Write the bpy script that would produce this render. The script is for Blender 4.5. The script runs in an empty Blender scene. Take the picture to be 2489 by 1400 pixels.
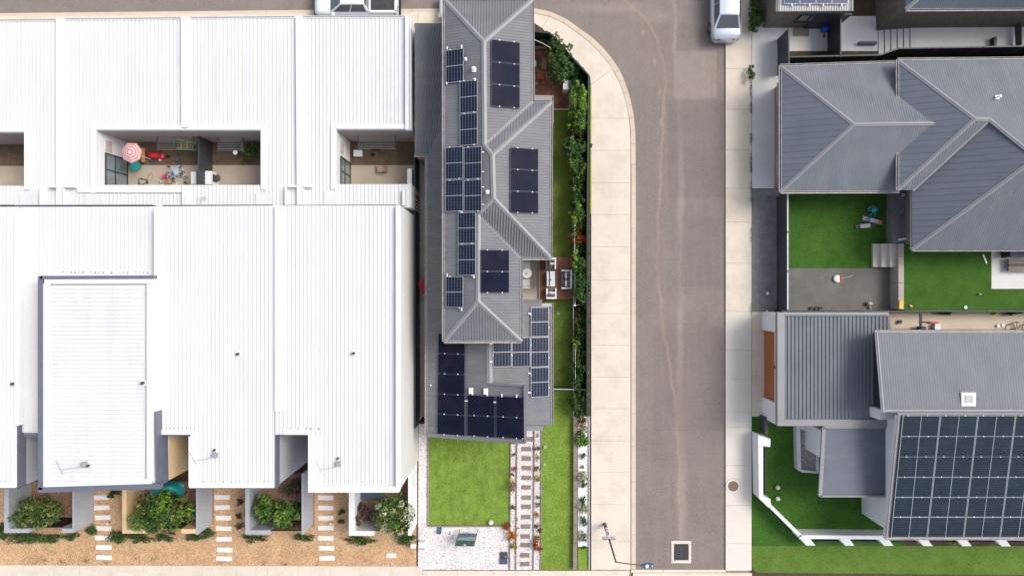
import bpy, math, random
import numpy as np
from mathutils import Vector, Matrix

S = bpy.context.scene
R = math.radians
random.seed(7)

# ---------------------------------------------------------------- camera, world, sun, exposure
CX, CY, F, H = 1275.0, 703.0, 1691.0, 42.0
cam_d = bpy.data.cameras.new('camera')
cam_d.sensor_width = 36.0
cam_d.lens = 36.0 * F / 2489.0
cam_d.shift_x = (1244.5 - CX) / 2489.0
cam_d.shift_y = (CY - 700.0) / 2489.0
cam_d.clip_end = 3000
cam = bpy.data.objects.new('camera', cam_d)
S.collection.objects.link(cam)
cam.location = (0, 0, H)
S.camera = cam

SUN_EL, SUN_AZ = 50.0, 68.0            # azimuth clockwise from +Y
w = bpy.data.worlds.new("World"); S.world = w; w.use_nodes = True
nt = w.node_tree; nt.nodes.clear()
sky = nt.nodes.new('ShaderNodeTexSky'); sky.sky_type = 'NISHITA'; sky.sun_disc = False
sky.sun_elevation = R(SUN_EL); sky.sun_rotation = R(SUN_AZ)
sky.dust_density = 4.0; sky.air_density = 0.8; sky.ozone_density = 0.6; sky.altitude = 600
bg = nt.nodes.new('ShaderNodeBackground'); bg.inputs[1].default_value = 0.15
wo = nt.nodes.new('ShaderNodeOutputWorld')
hs = nt.nodes.new('ShaderNodeHueSaturation'); hs.inputs['Saturation'].default_value = .5     # thin high cloud pales the sky
nt.links.new(sky.outputs[0], hs.inputs['Color']); nt.links.new(hs.outputs[0], bg.inputs[0]); nt.links.new(bg.outputs[0], wo.inputs[0])
sd = bpy.data.lights.new('sun', 'SUN'); sd.energy = 1.2; sd.angle = R(26.0); sd.color = (1.0, 0.95, 0.87)
sun = bpy.data.objects.new('sun', sd); S.collection.objects.link(sun)
_sv = Vector((math.sin(R(SUN_AZ)) * math.cos(R(SUN_EL)), math.cos(R(SUN_AZ)) * math.cos(R(SUN_EL)), math.sin(R(SUN_EL))))
sun.rotation_euler = _sv.to_track_quat('Z', 'Y').to_euler()
sun.location = _sv * 60
S.view_settings.view_transform = 'Standard'; S.view_settings.look = 'None'
S.view_settings.exposure = 0.84; S.view_settings.gamma = 1.0; S.view_settings.use_curve_mapping = False

# ---------------------------------------------------------------- helpers
def X(px, h=0.0): return (px - CX) * (H - h) / F
def Y(py, h=0.0): return (CY - py) * (H - h) / F
def P(px, py, h=0.0): return Vector((X(px, h), Y(py, h), h))
G = 0.10      # finished ground level of the lots above the road

def plane3(a, b, c):
    n = (b - a).cross(c - a).normalized()
    if n.z < 0: n = -n
    return a, n
def on_plane(px, py, pl, off=0.0):
    a, n = pl
    o = Vector((0, 0, H)); d = Vector(((px - CX) / F, (CY - py) / F, -1))
    a2 = a + n * off
    t = (a2 - o).dot(n) / d.dot(n)
    return o + d * t
def plane_z(x, y, pl):
    a, n = pl
    return a.z - (n.x * (x - a.x) + n.y * (y - a.y)) / n.z

class MB:
    def __init__(s): s.v = []; s.f = []; s.m = []
    def add(s, vs, fs, m=0):
        b = len(s.v); s.v += [tuple(v) for v in vs]
        for f in fs: s.f.append(tuple(b + i for i in f)); s.m.append(m)
        return s
    def box(s, x0, x1, y0, y1, z0, z1, m=0):
        if x0 > x1: x0, x1 = x1, x0
        if y0 > y1: y0, y1 = y1, y0
        return s.add([(x0,y0,z0),(x1,y0,z0),(x1,y1,z0),(x0,y1,z0),(x0,y0,z1),(x1,y0,z1),(x1,y1,z1),(x0,y1,z1)],
                     [(3,2,1,0),(4,5,6,7),(0,1,5,4),(1,2,6,5),(2,3,7,6),(3,0,4,7)], m)
    def pbox(s, a, b, c, d, z0, z1, m=0):      # photograph rectangle of the TOP face
        return s.box(X(a, z1), X(c, z1), Y(b, z1), Y(d, z1), z0, z1, m)
    def slab(s, pts, th=None, z0=None, m=0):   # polygon in 3D, sides go straight down
        pts = [Vector(p) for p in pts]; n = len(pts)
        ar = sum(pts[i].x * pts[(i+1) % n].y - pts[(i+1) % n].x * pts[i].y for i in range(n))
        if ar < 0: pts.reverse()
        bot = [Vector((p.x, p.y, z0 if z0 is not None else p.z - th)) for p in pts]
        return s.add(pts + bot, [tuple(range(n)), tuple(range(2*n-1, n-1, -1))] + [(i, n+i, n+(i+1) % n, (i+1) % n) for i in range(n)], m)
    def bar(s, p, q, wd, ht, m=0, up=(0,0,1)):
        p, q = Vector(p), Vector(q); d = (q - p).normalized(); u = Vector(up)
        if abs(d.dot(u)) > .98: u = Vector((0,1,0))
        sd_ = d.cross(u).normalized(); u = sd_.cross(d).normalized()
        a, b = sd_ * wd / 2, u * ht / 2
        return s.add([p-a-b, p+a-b, p+a+b, p-a+b, q-a-b, q+a-b, q+a+b, q-a+b],
                     [(3,2,1,0),(4,5,6,7),(0,1,5,4),(1,2,6,5),(2,3,7,6),(3,0,4,7)][0:0] + [(0,1,2,3),(7,6,5,4),(0,4,5,1),(1,5,6,2),(2,6,7,3),(3,7,4,0)], m)
    def cyl(s, x, y, r, z0, z1, n=14, m=0, r2=None):
        r2 = r if r2 is None else r2
        vs = [(x + r*math.cos(2*math.pi*i/n), y + r*math.sin(2*math.pi*i/n), z0) for i in range(n)]
        vs += [(x + r2*math.cos(2*math.pi*i/n), y + r2*math.sin(2*math.pi*i/n), z1) for i in range(n)]
        return s.add(vs, [tuple(range(n-1,-1,-1)), tuple(range(n, 2*n))] + [(i,(i+1)%n,n+(i+1)%n,n+i) for i in range(n)], m)
    def tube(s, pts, r, n=6, m=0, r2=None):
        pts = [Vector(p) for p in pts]; r2 = r if r2 is None else r2
        vs = []; k = len(pts)
        for i, p in enumerate(pts):
            d = (pts[min(i+1,k-1)] - pts[max(i-1,0)]).normalized()
            u = Vector((0,0,1)) if abs(d.z) < .9 else Vector((1,0,0))
            a = d.cross(u).normalized(); b = a.cross(d)
            rr = r + (r2 - r) * i / max(1, k-1)
            vs += [p + a*rr*math.cos(2*math.pi*j/n) + b*rr*math.sin(2*math.pi*j/n) for j in range(n)]
        fs = [(i*n+j, (i+1)*n+j, (i+1)*n+(j+1)%n, i*n+(j+1)%n) for i in range(k-1) for j in range(n)]
        fs += [tuple(range(n)), tuple(range(k*n-1, k*n-n-1, -1))]
        return s.add(vs, fs, m)
    def ball(s, c, r, n=12, m=0):
        c = Vector(c); r = Vector(r) if hasattr(r, '__len__') else Vector((r,r,r)); k = n // 2
        vs = [c + Vector((0,0,r.z))]
        for i in range(1, k):
            t = math.pi*i/k
            vs += [c + Vector((r.x*math.sin(t)*math.cos(2*math.pi*j/n), r.y*math.sin(t)*math.sin(2*math.pi*j/n), r.z*math.cos(t))) for j in range(n)]
        vs.append(c - Vector((0,0,r.z)))
        fs = [(0, 1+j, 1+(j+1)%n) for j in range(n)]
        for i in range(k-2):
            for j in range(n): fs.append((1+i*n+j, 1+(i+1)*n+j, 1+(i+1)*n+(j+1)%n, 1+i*n+(j+1)%n))
        L = len(vs)-1; b = 1+(k-2)*n
        fs += [(L, b+(j+1)%n, b+j) for j in range(n)]
        return s.add(vs, fs, m)
    def ribs(s, pts, pitch, wd, ht, d=None, m=0, phase=0.3, gap=0.03):   # raised sheet ribs running down the slope
        pts = [Vector(p) for p in pts]; n = Vector((0,0,0)); k = len(pts)
        for i in range(k): n += pts[i].cross(pts[(i+1)%k])
        n.normalize()
        if n.z < 0: n = -n
        dn = Vector((n.x, n.y, 0)) if d is None else Vector(d)
        dn = (dn - n*dn.dot(n)).normalized(); sd_ = n.cross(dn)
        o = pts[0]
        q = [((p-o).dot(sd_), (p-o).dot(dn)) for p in pts]
        lo, hi = min(a for a,_ in q), max(a for a,_ in q)
        t = lo + pitch*phase
        while t < hi:
            c = []
            for i in range(k):
                a, b = q[i], q[(i+1)%k]
                if (a[0] <= t) != (b[0] <= t): c.append(a[1] + (b[1]-a[1])*(t-a[0])/(b[0]-a[0]))
            c.sort()
            for i in range(0, len(c)-1, 2):
                if c[i+1]-c[i] < .1: continue
                A, B = c[i]+gap, c[i+1]-gap
                vs = []
                for e in (A, B):
                    for off, hh in ((-wd/2,0.0015),(-wd*.22,ht),(wd*.22,ht),(wd/2,0.0015)):
                        vs.append(o + sd_*(t+off) + dn*e + n*hh)
                s.add(vs, [(0,4,5,1),(1,5,6,2),(2,6,7,3)] if True else [], m)
            t += pitch
        return s
    def build(s, name, mats, parent=None, smooth=False, kind=None, label=None, cat=None, group=None):
        me = bpy.data.meshes.new(name)
        if s.v:
            xs = [v[0] for v in s.v]; ys = [v[1] for v in s.v]; zs = [v[2] for v in s.v]
            c = Vector(((min(xs)+max(xs))/2, (min(ys)+max(ys))/2, min(zs)))
        else: c = Vector((0,0,0))
        me.from_pydata([(v[0]-c.x, v[1]-c.y, v[2]-c.z) for v in s.v], [], s.f)
        if not isinstance(mats, (list, tuple)): mats = [mats]
        for m_ in mats: me.materials.append(m_)
        if len(mats) > 1: me.polygons.foreach_set('material_index', s.m)
        if smooth: me.polygons.foreach_set('use_smooth', [True]*len(s.f))
        me.update()
        o = bpy.data.objects.new(name, me); S.collection.objects.link(o)
        WL[o.name] = c.copy()
        if parent is not None: o.parent = parent; o.location = c - WL[parent.name]
        else: o.location = c
        tag(o, label, cat, group, kind)
        return o
WL = {}
def tag(o, label=None, cat=None, group=None, kind=None):
    if label: o['label'] = label
    if cat: o['category'] = cat
    if group: o['group'] = group
    if kind: o['kind'] = kind
    return o
def thing(name, label, cat, loc=(0,0,0), group=None, kind=None):
    o = bpy.data.objects.new(name, None); S.collection.objects.link(o)
    o.empty_display_size = .2
    o.location = loc; WL[o.name] = Vector(loc)
    return tag(o, label, cat, group, kind)
def copy_tree(o, parent=None):
    c = o.copy(); S.collection.objects.link(c); c.parent = parent
    for ch in list(o.children): copy_tree(ch, c)
    return c

# ---------------------------------------------------------------- materials
def M(name, col, rough=.6, var=.12, scale=2.0, bump=0.0, bscale=40.0, metal=0.0, spec=.4, grime=None, gscale=.6, gamt=.5, gvec=None, coat=0, island=0.0, fine=0.0):
    m = bpy.data.materials.new(name); m.use_nodes = True; t = m.node_tree; N = t.nodes; L = t.links
    b = N['Principled BSDF']; b.inputs['Roughness'].default_value = rough; b.inputs['Metallic'].default_value = metal
    b.inputs['Specular IOR Level'].default_value = spec; b.inputs['Coat Weight'].default_value = coat
    g = N.new('ShaderNodeNewGeometry')
    nz = N.new('ShaderNodeTexNoise'); nz.inputs['Scale'].default_value = scale; nz.inputs['Detail'].default_value = 6; nz.inputs['Roughness'].default_value = .6
    L.new(g.outputs['Position'], nz.inputs['Vector'])
    mr = N.new('ShaderNodeMapRange'); mr.inputs[1].default_value = .3; mr.inputs[2].default_value = .7
    mr.inputs[3].default_value = 1-var; mr.inputs[4].default_value = 1+var
    L.new(nz.outputs[0], mr.inputs[0])
    val = mr.outputs[0]
    if fine:
        n3 = N.new('ShaderNodeTexNoise'); n3.inputs['Scale'].default_value = bscale; n3.inputs['Detail'].default_value = 2
        L.new(g.outputs['Position'], n3.inputs['Vector'])
        m3 = N.new('ShaderNodeMapRange'); m3.inputs[1].default_value = .3; m3.inputs[2].default_value = .7; m3.inputs[3].default_value = 1-fine; m3.inputs[4].default_value = 1+fine
        L.new(n3.outputs[0], m3.inputs[0]); mm = N.new('ShaderNodeMath'); mm.operation = 'MULTIPLY'
        L.new(val, mm.inputs[0]); L.new(m3.outputs[0], mm.inputs[1]); val = mm.outputs[0]
    if island:
        m3 = N.new('ShaderNodeMapRange'); m3.inputs[3].default_value = 1-island; m3.inputs[4].default_value = 1+island
        L.new(g.outputs['Random Per Island'], m3.inputs[0]); mm = N.new('ShaderNodeMath'); mm.operation = 'MULTIPLY'
        L.new(val, mm.inputs[0]); L.new(m3.outputs[0], mm.inputs[1]); val = mm.outputs[0]
    vm = N.new('ShaderNodeVectorMath'); vm.operation = 'SCALE'; vm.inputs[0].default_value = col
    L.new(val, vm.inputs['Scale']); out = vm.outputs[0]
    if grime:
        n2 = N.new('ShaderNodeTexNoise'); n2.inputs['Scale'].default_value = gscale; n2.inputs['Detail'].default_value = 9; n2.inputs['Roughness'].default_value = .7
        if gvec:
            gv = N.new('ShaderNodeVectorMath'); gv.operation = 'MULTIPLY'; gv.inputs[1].default_value = gvec
            L.new(g.outputs['Position'], gv.inputs[0]); L.new(gv.outputs[0], n2.inputs['Vector'])
        else: L.new(g.outputs['Position'], n2.inputs['Vector'])
        m2 = N.new('ShaderNodeMapRange'); m2.inputs[1].default_value = .48; m2.inputs[2].default_value = .72; m2.inputs[4].default_value = gamt
        L.new(n2.outputs[0], m2.inputs[0])
        mx = N.new('ShaderNodeMix'); mx.data_type = 'RGBA'
        L.new(m2.outputs[0], mx.inputs[0]); L.new(out, mx.inputs[6]); mx.inputs[7].default_value = (*grime, 1); out = mx.outputs[2]
    L.new(out, b.inputs['Base Color'])
    if bump:
        nb = N.new('ShaderNodeTexNoise'); nb.inputs['Scale'].default_value = bscale; nb.inputs['Detail'].default_value = 4
        L.new(g.outputs['Position'], nb.inputs['Vector'])
        bp = N.new('ShaderNodeBump'); bp.inputs['Strength'].default_value = bump; bp.inputs['Distance'].default_value = .02
        L.new(nb.outputs[0], bp.inputs['Height']); L.new(bp.outputs[0], b.inputs['Normal'])
    return m
def M_peb(name, cols, scale, rough=.8, bump=.8, big=.12):     # gravel: one tone per stone
    m = bpy.data.materials.new(name); m.use_nodes = True; t = m.node_tree; N = t.nodes; L = t.links
    b = N['Principled BSDF']; b.inputs['Roughness'].default_value = rough; b.inputs['Specular IOR Level'].default_value = .25
    g = N.new('ShaderNodeNewGeometry')
    v = N.new('ShaderNodeTexVoronoi'); v.inputs['Scale'].default_value = scale; L.new(g.outputs['Position'], v.inputs['Vector'])
    sp = N.new('ShaderNodeSeparateColor'); L.new(v.outputs['Color'], sp.inputs[0])
    cr = N.new('ShaderNodeValToRGB'); L.new(sp.outputs[0], cr.inputs[0])
    e = cr.color_ramp.elements; e[0].color = (*cols[0],1); e[1].color = (*cols[-1],1)
    for i in range(1, len(cols)-1):
        x = e.new(i/(len(cols)-1)); x.color = (*cols[i],1)
    nz = N.new('ShaderNodeTexNoise'); nz.inputs['Scale'].default_value = .9; nz.inputs['Detail'].default_value = 8; nz.inputs['Roughness'].default_value = .65; L.new(g.outputs['Position'], nz.inputs['Vector'])
    mr = N.new('ShaderNodeMapRange'); mr.inputs[1].default_value=.3; mr.inputs[2].default_value=.7; mr.inputs[3].default_value=1-big; mr.inputs[4].default_value=1+big
    L.new(nz.outputs[0], mr.inputs[0])
    vm = N.new('ShaderNodeVectorMath'); vm.operation='SCALE'; L.new(cr.outputs[0], vm.inputs[0]); L.new(mr.outputs[0], vm.inputs['Scale'])
    L.new(vm.outputs[0], b.inputs['Base Color'])
    bp = N.new('ShaderNodeBump'); bp.inputs['Strength'].default_value = bump; bp.inputs['Distance'].default_value = .02; bp.invert = True
    L.new(v.outputs['Distance'], bp.inputs['Height']); L.new(bp.outputs[0], b.inputs['Normal'])
    return m
def M_leaf(name, cols, rough=.55, trans=.25):
    m = bpy.data.materials.new(name); m.use_nodes = True; t = m.node_tree; N = t.nodes; L = t.links
    b = N['Principled BSDF']; b.inputs['Roughness'].default_value = rough; b.inputs['Specular IOR Level'].default_value = .3
    g = N.new('ShaderNodeNewGeometry'); cr = N.new('ShaderNodeValToRGB'); L.new(g.outputs['Random Per Island'], cr.inputs[0])
    e = cr.color_ramp.elements; e[0].color = (*cols[0],1); e[1].color = (*cols[-1],1)
    for i in range(1, len(cols)-1):
        x = e.new(i/(len(cols)-1)); x.color = (*cols[i],1)
    L.new(cr.outputs[0], b.inputs['Base Color'])
    tr = N.new('ShaderNodeBsdfTranslucent'); L.new(cr.outputs[0], tr.inputs[0])
    mx = N.new('ShaderNodeMixShader'); mx.inputs[0].default_value = trans
    L.new(b.outputs[0], mx.inputs[1]); L.new(tr.outputs[0], mx.inputs[2]); L.new(mx.outputs[0], N['Material Output'].inputs[0])
    return m
def M_lawn(name, c0, c1, scale=2.2, stripe=0.0):
    m = bpy.data.materials.new(name); m.use_nodes = True; t = m.node_tree; N = t.nodes; L = t.links
    b = N['Principled BSDF']; b.inputs['Roughness'].default_value = .8; b.inputs['Specular IOR Level'].default_value = .15
    g = N.new('ShaderNodeNewGeometry')
    n1 = N.new('ShaderNodeTexNoise'); n1.inputs['Scale'].default_value = scale; n1.inputs['Detail'].default_value = 3
    n2 = N.new('ShaderNodeTexNoise'); n2.inputs['Scale'].default_value = 13; n2.inputs['Detail'].default_value = 6; n2.inputs['Roughness'].default_value = .75
    mp = N.new('ShaderNodeVectorMath'); mp.operation = 'MULTIPLY'; mp.inputs[1].default_value = (1, .18, 1)
    L.new(g.outputs['Position'], mp.inputs[0]); n3 = N.new('ShaderNodeTexNoise'); n3.inputs['Scale'].default_value = 5; n3.inputs['Detail'].default_value = 2
    L.new(mp.outputs[0], n3.inputs['Vector'])
    L.new(g.outputs['Position'], n1.inputs['Vector']); L.new(g.outputs['Position'], n2.inputs['Vector'])
    a = N.new('ShaderNodeMath'); a.operation='MULTIPLY_ADD'; a.inputs[1].default_value = .35; L.new(n1.outputs[0], a.inputs[0])
    b2 = N.new('ShaderNodeMath'); b2.operation='MULTIPLY'; b2.inputs[1].default_value = .9; L.new(n2.outputs[0], b2.inputs[0]); L.new(b2.outputs[0], a.inputs[2])
    c = N.new('ShaderNodeMath'); c.operation='MULTIPLY_ADD'; c.inputs[1].default_value = stripe; L.new(n3.outputs[0], c.inputs[0]); L.new(a.outputs[0], c.inputs[2])
    mr = N.new('ShaderNodeMapRange'); mr.inputs[1].default_value = .46+stripe*.5; mr.inputs[2].default_value = .80+stripe*.5; L.new(c.outputs[0], mr.inputs[0])
    mx = N.new('ShaderNodeMix'); mx.data_type='RGBA'; mx.inputs[6].default_value=(*c0,1); mx.inputs[7].default_value=(*c1,1)
    L.new(mr.outputs[0], mx.inputs[0]); L.new(mx.outputs[2], b.inputs['Base Color'])
    bp = N.new('ShaderNodeBump'); bp.inputs['Strength'].default_value = .6; bp.inputs['Distance'].default_value = .03
    L.new(n2.outputs[0], bp.inputs['Height']); L.new(bp.outputs[0], b.inputs['Normal'])
    return m
def M_glass(name, col, rough=.08):
    m = M(name, col, rough=rough, var=.05, spec=.7, coat=.3); return m

m_white_roof = M('white_roof_steel', (.625,.63,.64), .55, .03, .5, spec=.25, grime=(.52,.515,.50), gscale=.8, gamt=.5, gvec=(2.2,.25,1))
m_white = M('white_render', (.70,.70,.70), .7, .03, .8, bump=.1, grime=(.60,.59,.57), gamt=.25)
m_cream_wall = M('pale_panel_wall', (.60,.585,.56), .75, .04, .7)
m_grey_wall = M('grey_render', (.36,.375,.40), .8, .06, .8, bump=.15, bscale=20, grime=(.28,.29,.31), gamt=.4)
m_tan_wall = M('tan_render', (.66,.47,.27), .8, .05, .8, bump=.15, bscale=20)
m_navy = M('slate_blue_metal', (.125,.132,.17), .4, .08, 2, spec=.5)
m_roof = M('grey_roof_steel', (.155,.158,.17), .55, .07, .8, spec=.25, grime=(.215,.21,.205), gscale=.8, gamt=.7, gvec=(.5,1.6,1))
m_roof_lt = M('grey_ridge_steel', (.23,.23,.235), .5, .06, .8, spec=.5)
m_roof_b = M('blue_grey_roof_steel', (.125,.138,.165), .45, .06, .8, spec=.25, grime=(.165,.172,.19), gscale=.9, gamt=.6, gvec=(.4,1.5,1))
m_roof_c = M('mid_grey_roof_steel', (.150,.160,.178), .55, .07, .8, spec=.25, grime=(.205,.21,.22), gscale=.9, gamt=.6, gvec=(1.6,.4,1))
m_gutter = M('pale_gutter_steel', (.42,.39,.38), .5, .2, 3, grime=(.25,.18,.14), gscale=5, gamt=.5)
m_brickwall = M('brown_brick_wall', (.26,.19,.155), .85, .2, 8, bump=.3, bscale=15)
m_darkbrick = M('dark_brick_wall', (.15,.125,.10), .9, .35, 9, bump=.5, bscale=14, grime=(.08,.075,.065), gscale=4, gamt=.7)
m_render = M('light_house_render', (.50,.48,.45), .8, .05, .8)
m_fence = M('dark_steel_fence', (.045,.047,.052), .55, .12, 2)
m_fence_g = M('dark_green_fence', (.02,.035,.035), .5, .15, 2)
m_rail = M('pale_blue_grey_rail', (.42,.46,.48), .45, .1, 3)
m_black = M('black_metal', (.012,.012,.014), .5, .1, 3)
m_conc = M('beige_concrete', (.63,.56,.465), .85, .05, .5, bump=.2, bscale=60, grime=(.50,.42,.33), gscale=.7, gamt=.75, fine=.04)
m_conc2 = M('warm_concrete', (.56,.465,.36), .85, .06, .7, bump=.2, bscale=60, grime=(.48,.38,.27), gscale=.8, gamt=.6, fine=.04)
m_conc3 = M('pale_grey_concrete', (.63,.615,.60), .85, .05, .6, bump=.15, bscale=50, grime=(.55,.53,.50), gscale=.5, gamt=.7, fine=.03)
m_conc4 = M('court_concrete', (.40,.335,.26), .85, .1, .8, bump=.15, bscale=50, grime=(.40,.33,.26), gscale=.9, gamt=.6, fine=.04)
m_pathgrey = M('passage_concrete', (.62,.58,.51), .85, .08, 1.5, bump=.3, bscale=60, fine=.08)
m_greycon = M('exposed_aggregate', (.145,.135,.125), .9, .12, 1.0, bump=.5, bscale=55, grime=(.09,.085,.08), gscale=.7, gamt=.6, fine=.15)
m_mulch = M('dark_mulch', (.19,.185,.185), .95, .2, 2.0, bump=.9, bscale=35, fine=.35)
m_soil = M('garden_soil', (.075,.05,.033), .95, .25, 2, bump=.9, bscale=25, fine=.3)
m_dirt = M('court_dirt', (.13,.088,.06), .95, .25, 1.5, bump=.8, bscale=25, grime=(.08,.075,.04), gscale=1.2, gamt=.5, fine=.25)
m_orange = M_peb('orange_gravel', [(.28,.16,.085),(.48,.295,.16),(.56,.36,.20),(.62,.43,.26)], 26, big=.16)
m_redgravel = M_peb('brown_gravel', [(.16,.09,.06),(.33,.20,.14),(.42,.27,.19)], 26)
m_pebble = M_peb('white_pebble', [(.34,.30,.30),(.62,.57,.55),(.74,.69,.67),(.80,.76,.74)], 24, big=.07)
m_whitebed = M_peb('bright_white_pebble', [(.62,.62,.63),(.80,.80,.80),(.86,.86,.86)], 22, big=.05)
m_darkgravel = M_peb('grey_passage_gravel', [(.20,.18,.16),(.40,.37,.33),(.52,.49,.45)], 24)
m_lawn = M_lawn('bright_turf', (.10,.172,.022), (.225,.32,.055), stripe=.3)
m_lawn_side = M_lawn('side_turf', (.105,.18,.02), (.25,.35,.06), scale=1.1, stripe=.0)
m_lawn_back = M_lawn('back_turf', (.07,.12,.018), (.17,.235,.045))
m_lawn_r = M_lawn('deep_green_turf', (.024,.075,.008), (.062,.15,.02), scale=1.0)
m_lawn_v = M_lawn('verge_turf', (.055,.115,.012), (.13,.21,.035), scale=.8)
m_sleeper = M('weathered_sleeper', (.24,.195,.17), .85, .15, 3, bump=.3, bscale=30, fine=.1)
m_capstone = M('beige_wall_cap', (.40,.34,.30), .85, .1, 1.5, fine=.06)
m_paver = M('taupe_paver', (.22,.17,.14), .85, .1, 4, bump=.2, bscale=60, fine=.06)
m_whitepaver = M('white_paver', (.70,.68,.66), .85, .05, 2, fine=.04)
m_brickpave = M('red_brick_paver', (.20,.095,.06), .85, .1, 4, island=.45, bump=.2)
m_redbrick = M('loose_red_brick', (.36,.11,.05), .85, .1, 4, island=.3)
m_palewood = M('pale_timber', (.33,.23,.16), .8, .15, 6, island=.25)
m_deck = M('red_brown_deck', (.25,.105,.06), .6, .15, 5, bump=.2, bscale=20)
m_orangewood = M('orange_timber_panel', (.36,.11,.035), .6, .1, 2)
m_lightwood = M('light_wood', (.50,.27,.10), .7, .1, 4)
m_pv = M('navy_cell_glass', (.011,.016,.034), .18, .15, 5, spec=.12)
m_pvb = M('black_module_glass', (.009,.012,.027), .12, .2, 1.6, spec=.012, grime=(.026,.018,.028), gscale=.5, gamt=.8)
m_pvblue = M('blue_cell_glass', (.03,.045,.12), .2, .1, 5, spec=.5)
m_pvr = M('grey_blue_cell_glass', (.018,.026,.036), .2, .12, 3, spec=.15, grime=(.032,.043,.052), gscale=1.2, gamt=.6)
m_busbar = M('cell_busbar', (.13,.145,.19), .4, .05, 3)
m_cellline = M('cell_gap_line', (.055,.07,.12), .4, .05, 3)
m_alu = M('module_alu_frame', (.34,.35,.37), .4, .05, 3, metal=.2)
m_alud = M('dark_module_frame', (.05,.06,.09), .4, .05, 3)
m_clamp = M('white_clamp', (.75,.75,.76), .45, .03, 3)
m_pvc = M('white_pvc', (.72,.70,.67), .5, .05, 3)
m_glass = M_glass('dark_window_glass', (.02,.026,.03))
m_glass2 = M_glass('reflecting_window_glass', (.18,.22,.23), .05)
m_frame = M('dark_window_frame', (.03,.035,.045), .5, .05, 3)
m_carwhite = M('white_car_paint', (.74,.76,.79), .25, .02, 1, coat=.5)
m_carsilver = M('silver_car_paint', (.52,.55,.60), .25, .03, 1, metal=.3, coat=.5)
m_carglass = M_glass('car_glass', (.075,.08,.095), .1)
m_carglass2 = M_glass('car_windscreen', (.11,.16,.175), .1)
m_tyre = M('tyre_rubber', (.015,.015,.015), .8, .1, 3)
m_rim = M('alloy_rim', (.45,.46,.48), .35, .05, 3, metal=.6)
m_red = M('red_plastic', (.50,.012,.018), .4, .08, 4)
m_redlens = M('red_lens', (.30,.012,.02), .2, .08, 4)
m_tray = M('black_tray_liner', (.04,.04,.045), .6, .3, 4, bump=.3)
m_teal = M('teal_plastic', (.02,.30,.31), .45, .15, 4)
m_mint = M('mint_plastic', (.10,.52,.22), .5, .1, 4)
m_green = M('bright_green_pipe', (.07,.42,.09), .45, .1, 4)
m_blue = M('bright_blue_plastic', (.01,.10,.55), .4, .1, 4)
m_slateblue = M('slate_blue_plastic', (.05,.09,.13), .5, .1, 4)
m_pink = M('pink_plastic', (.62,.03,.12), .5, .1, 4)
m_yellow = M('yellow_plastic', (.72,.45,.02), .5, .1, 4)
m_cushion = M('mauve_grey_cushion', (.11,.095,.105), .95, .1, 6, bump=.2, bscale=60)
m_pillow = M('pale_pillow', (.60,.56,.54), .95, .05, 6)
m_pinkfab = M('salmon_canvas', (.50,.22,.21), .9, .05, 4)
m_palepinkfab = M('pale_stripe_canvas', (.66,.46,.46), .9, .05, 4)
m_rust = M('rusty_brown_lid', (.20,.12,.085), .8, .15, 12, bump=.3)
m_iron = M('grey_iron_grate', (.06,.065,.07), .6, .15, 8)
m_bark = M('bark', (.10,.07,.05), .9, .2, 8, bump=.5, bscale=30)
m_gal = M('weathered_grey_pole', (.085,.08,.075), .6, .12, 5)
m_stone = M('pale_stone', (.42,.36,.30), .85, .1, 6)
L_dark = M_leaf('dark_green_leaf', [(.008,.03,.006),(.02,.06,.012),(.045,.11,.02),(.07,.15,.03)])
L_mid = M_leaf('mid_green_leaf', [(.012,.035,.008),(.04,.09,.018),(.08,.155,.03),(.14,.22,.055)])
L_bright = M_leaf('bright_green_leaf', [(.03,.08,.01),(.09,.19,.02),(.17,.29,.035),(.27,.38,.07)])
L_olive = M_leaf('olive_leaf', [(.025,.045,.01),(.08,.12,.02),(.16,.20,.05),(.25,.28,.10)])
L_brown = M_leaf('russet_leaf', [(.05,.02,.01),(.16,.06,.03),(.26,.12,.06),(.20,.16,.07)])
L_orange = M_leaf('orange_red_flower', [(.10,.03,.01),(.35,.05,.01),(.55,.10,.01),(.45,.04,.01)])
L_yellow = M_leaf('yellow_flower', [(.20,.20,.02),(.55,.42,.02),(.70,.55,.03),(.45,.30,.05)])
L_purple = M_leaf('purple_brown_leaf', [(.03,.02,.02),(.09,.055,.055),(.16,.10,.10),(.22,.16,.15)])
L_cream = M_leaf('cream_flower', [(.08,.13,.03),(.22,.26,.10),(.55,.52,.36),(.68,.64,.48)])
L_sage = M_leaf('sage_white_leaf', [(.05,.08,.025),(.16,.19,.09),(.38,.38,.25),(.55,.54,.42)])

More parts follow.
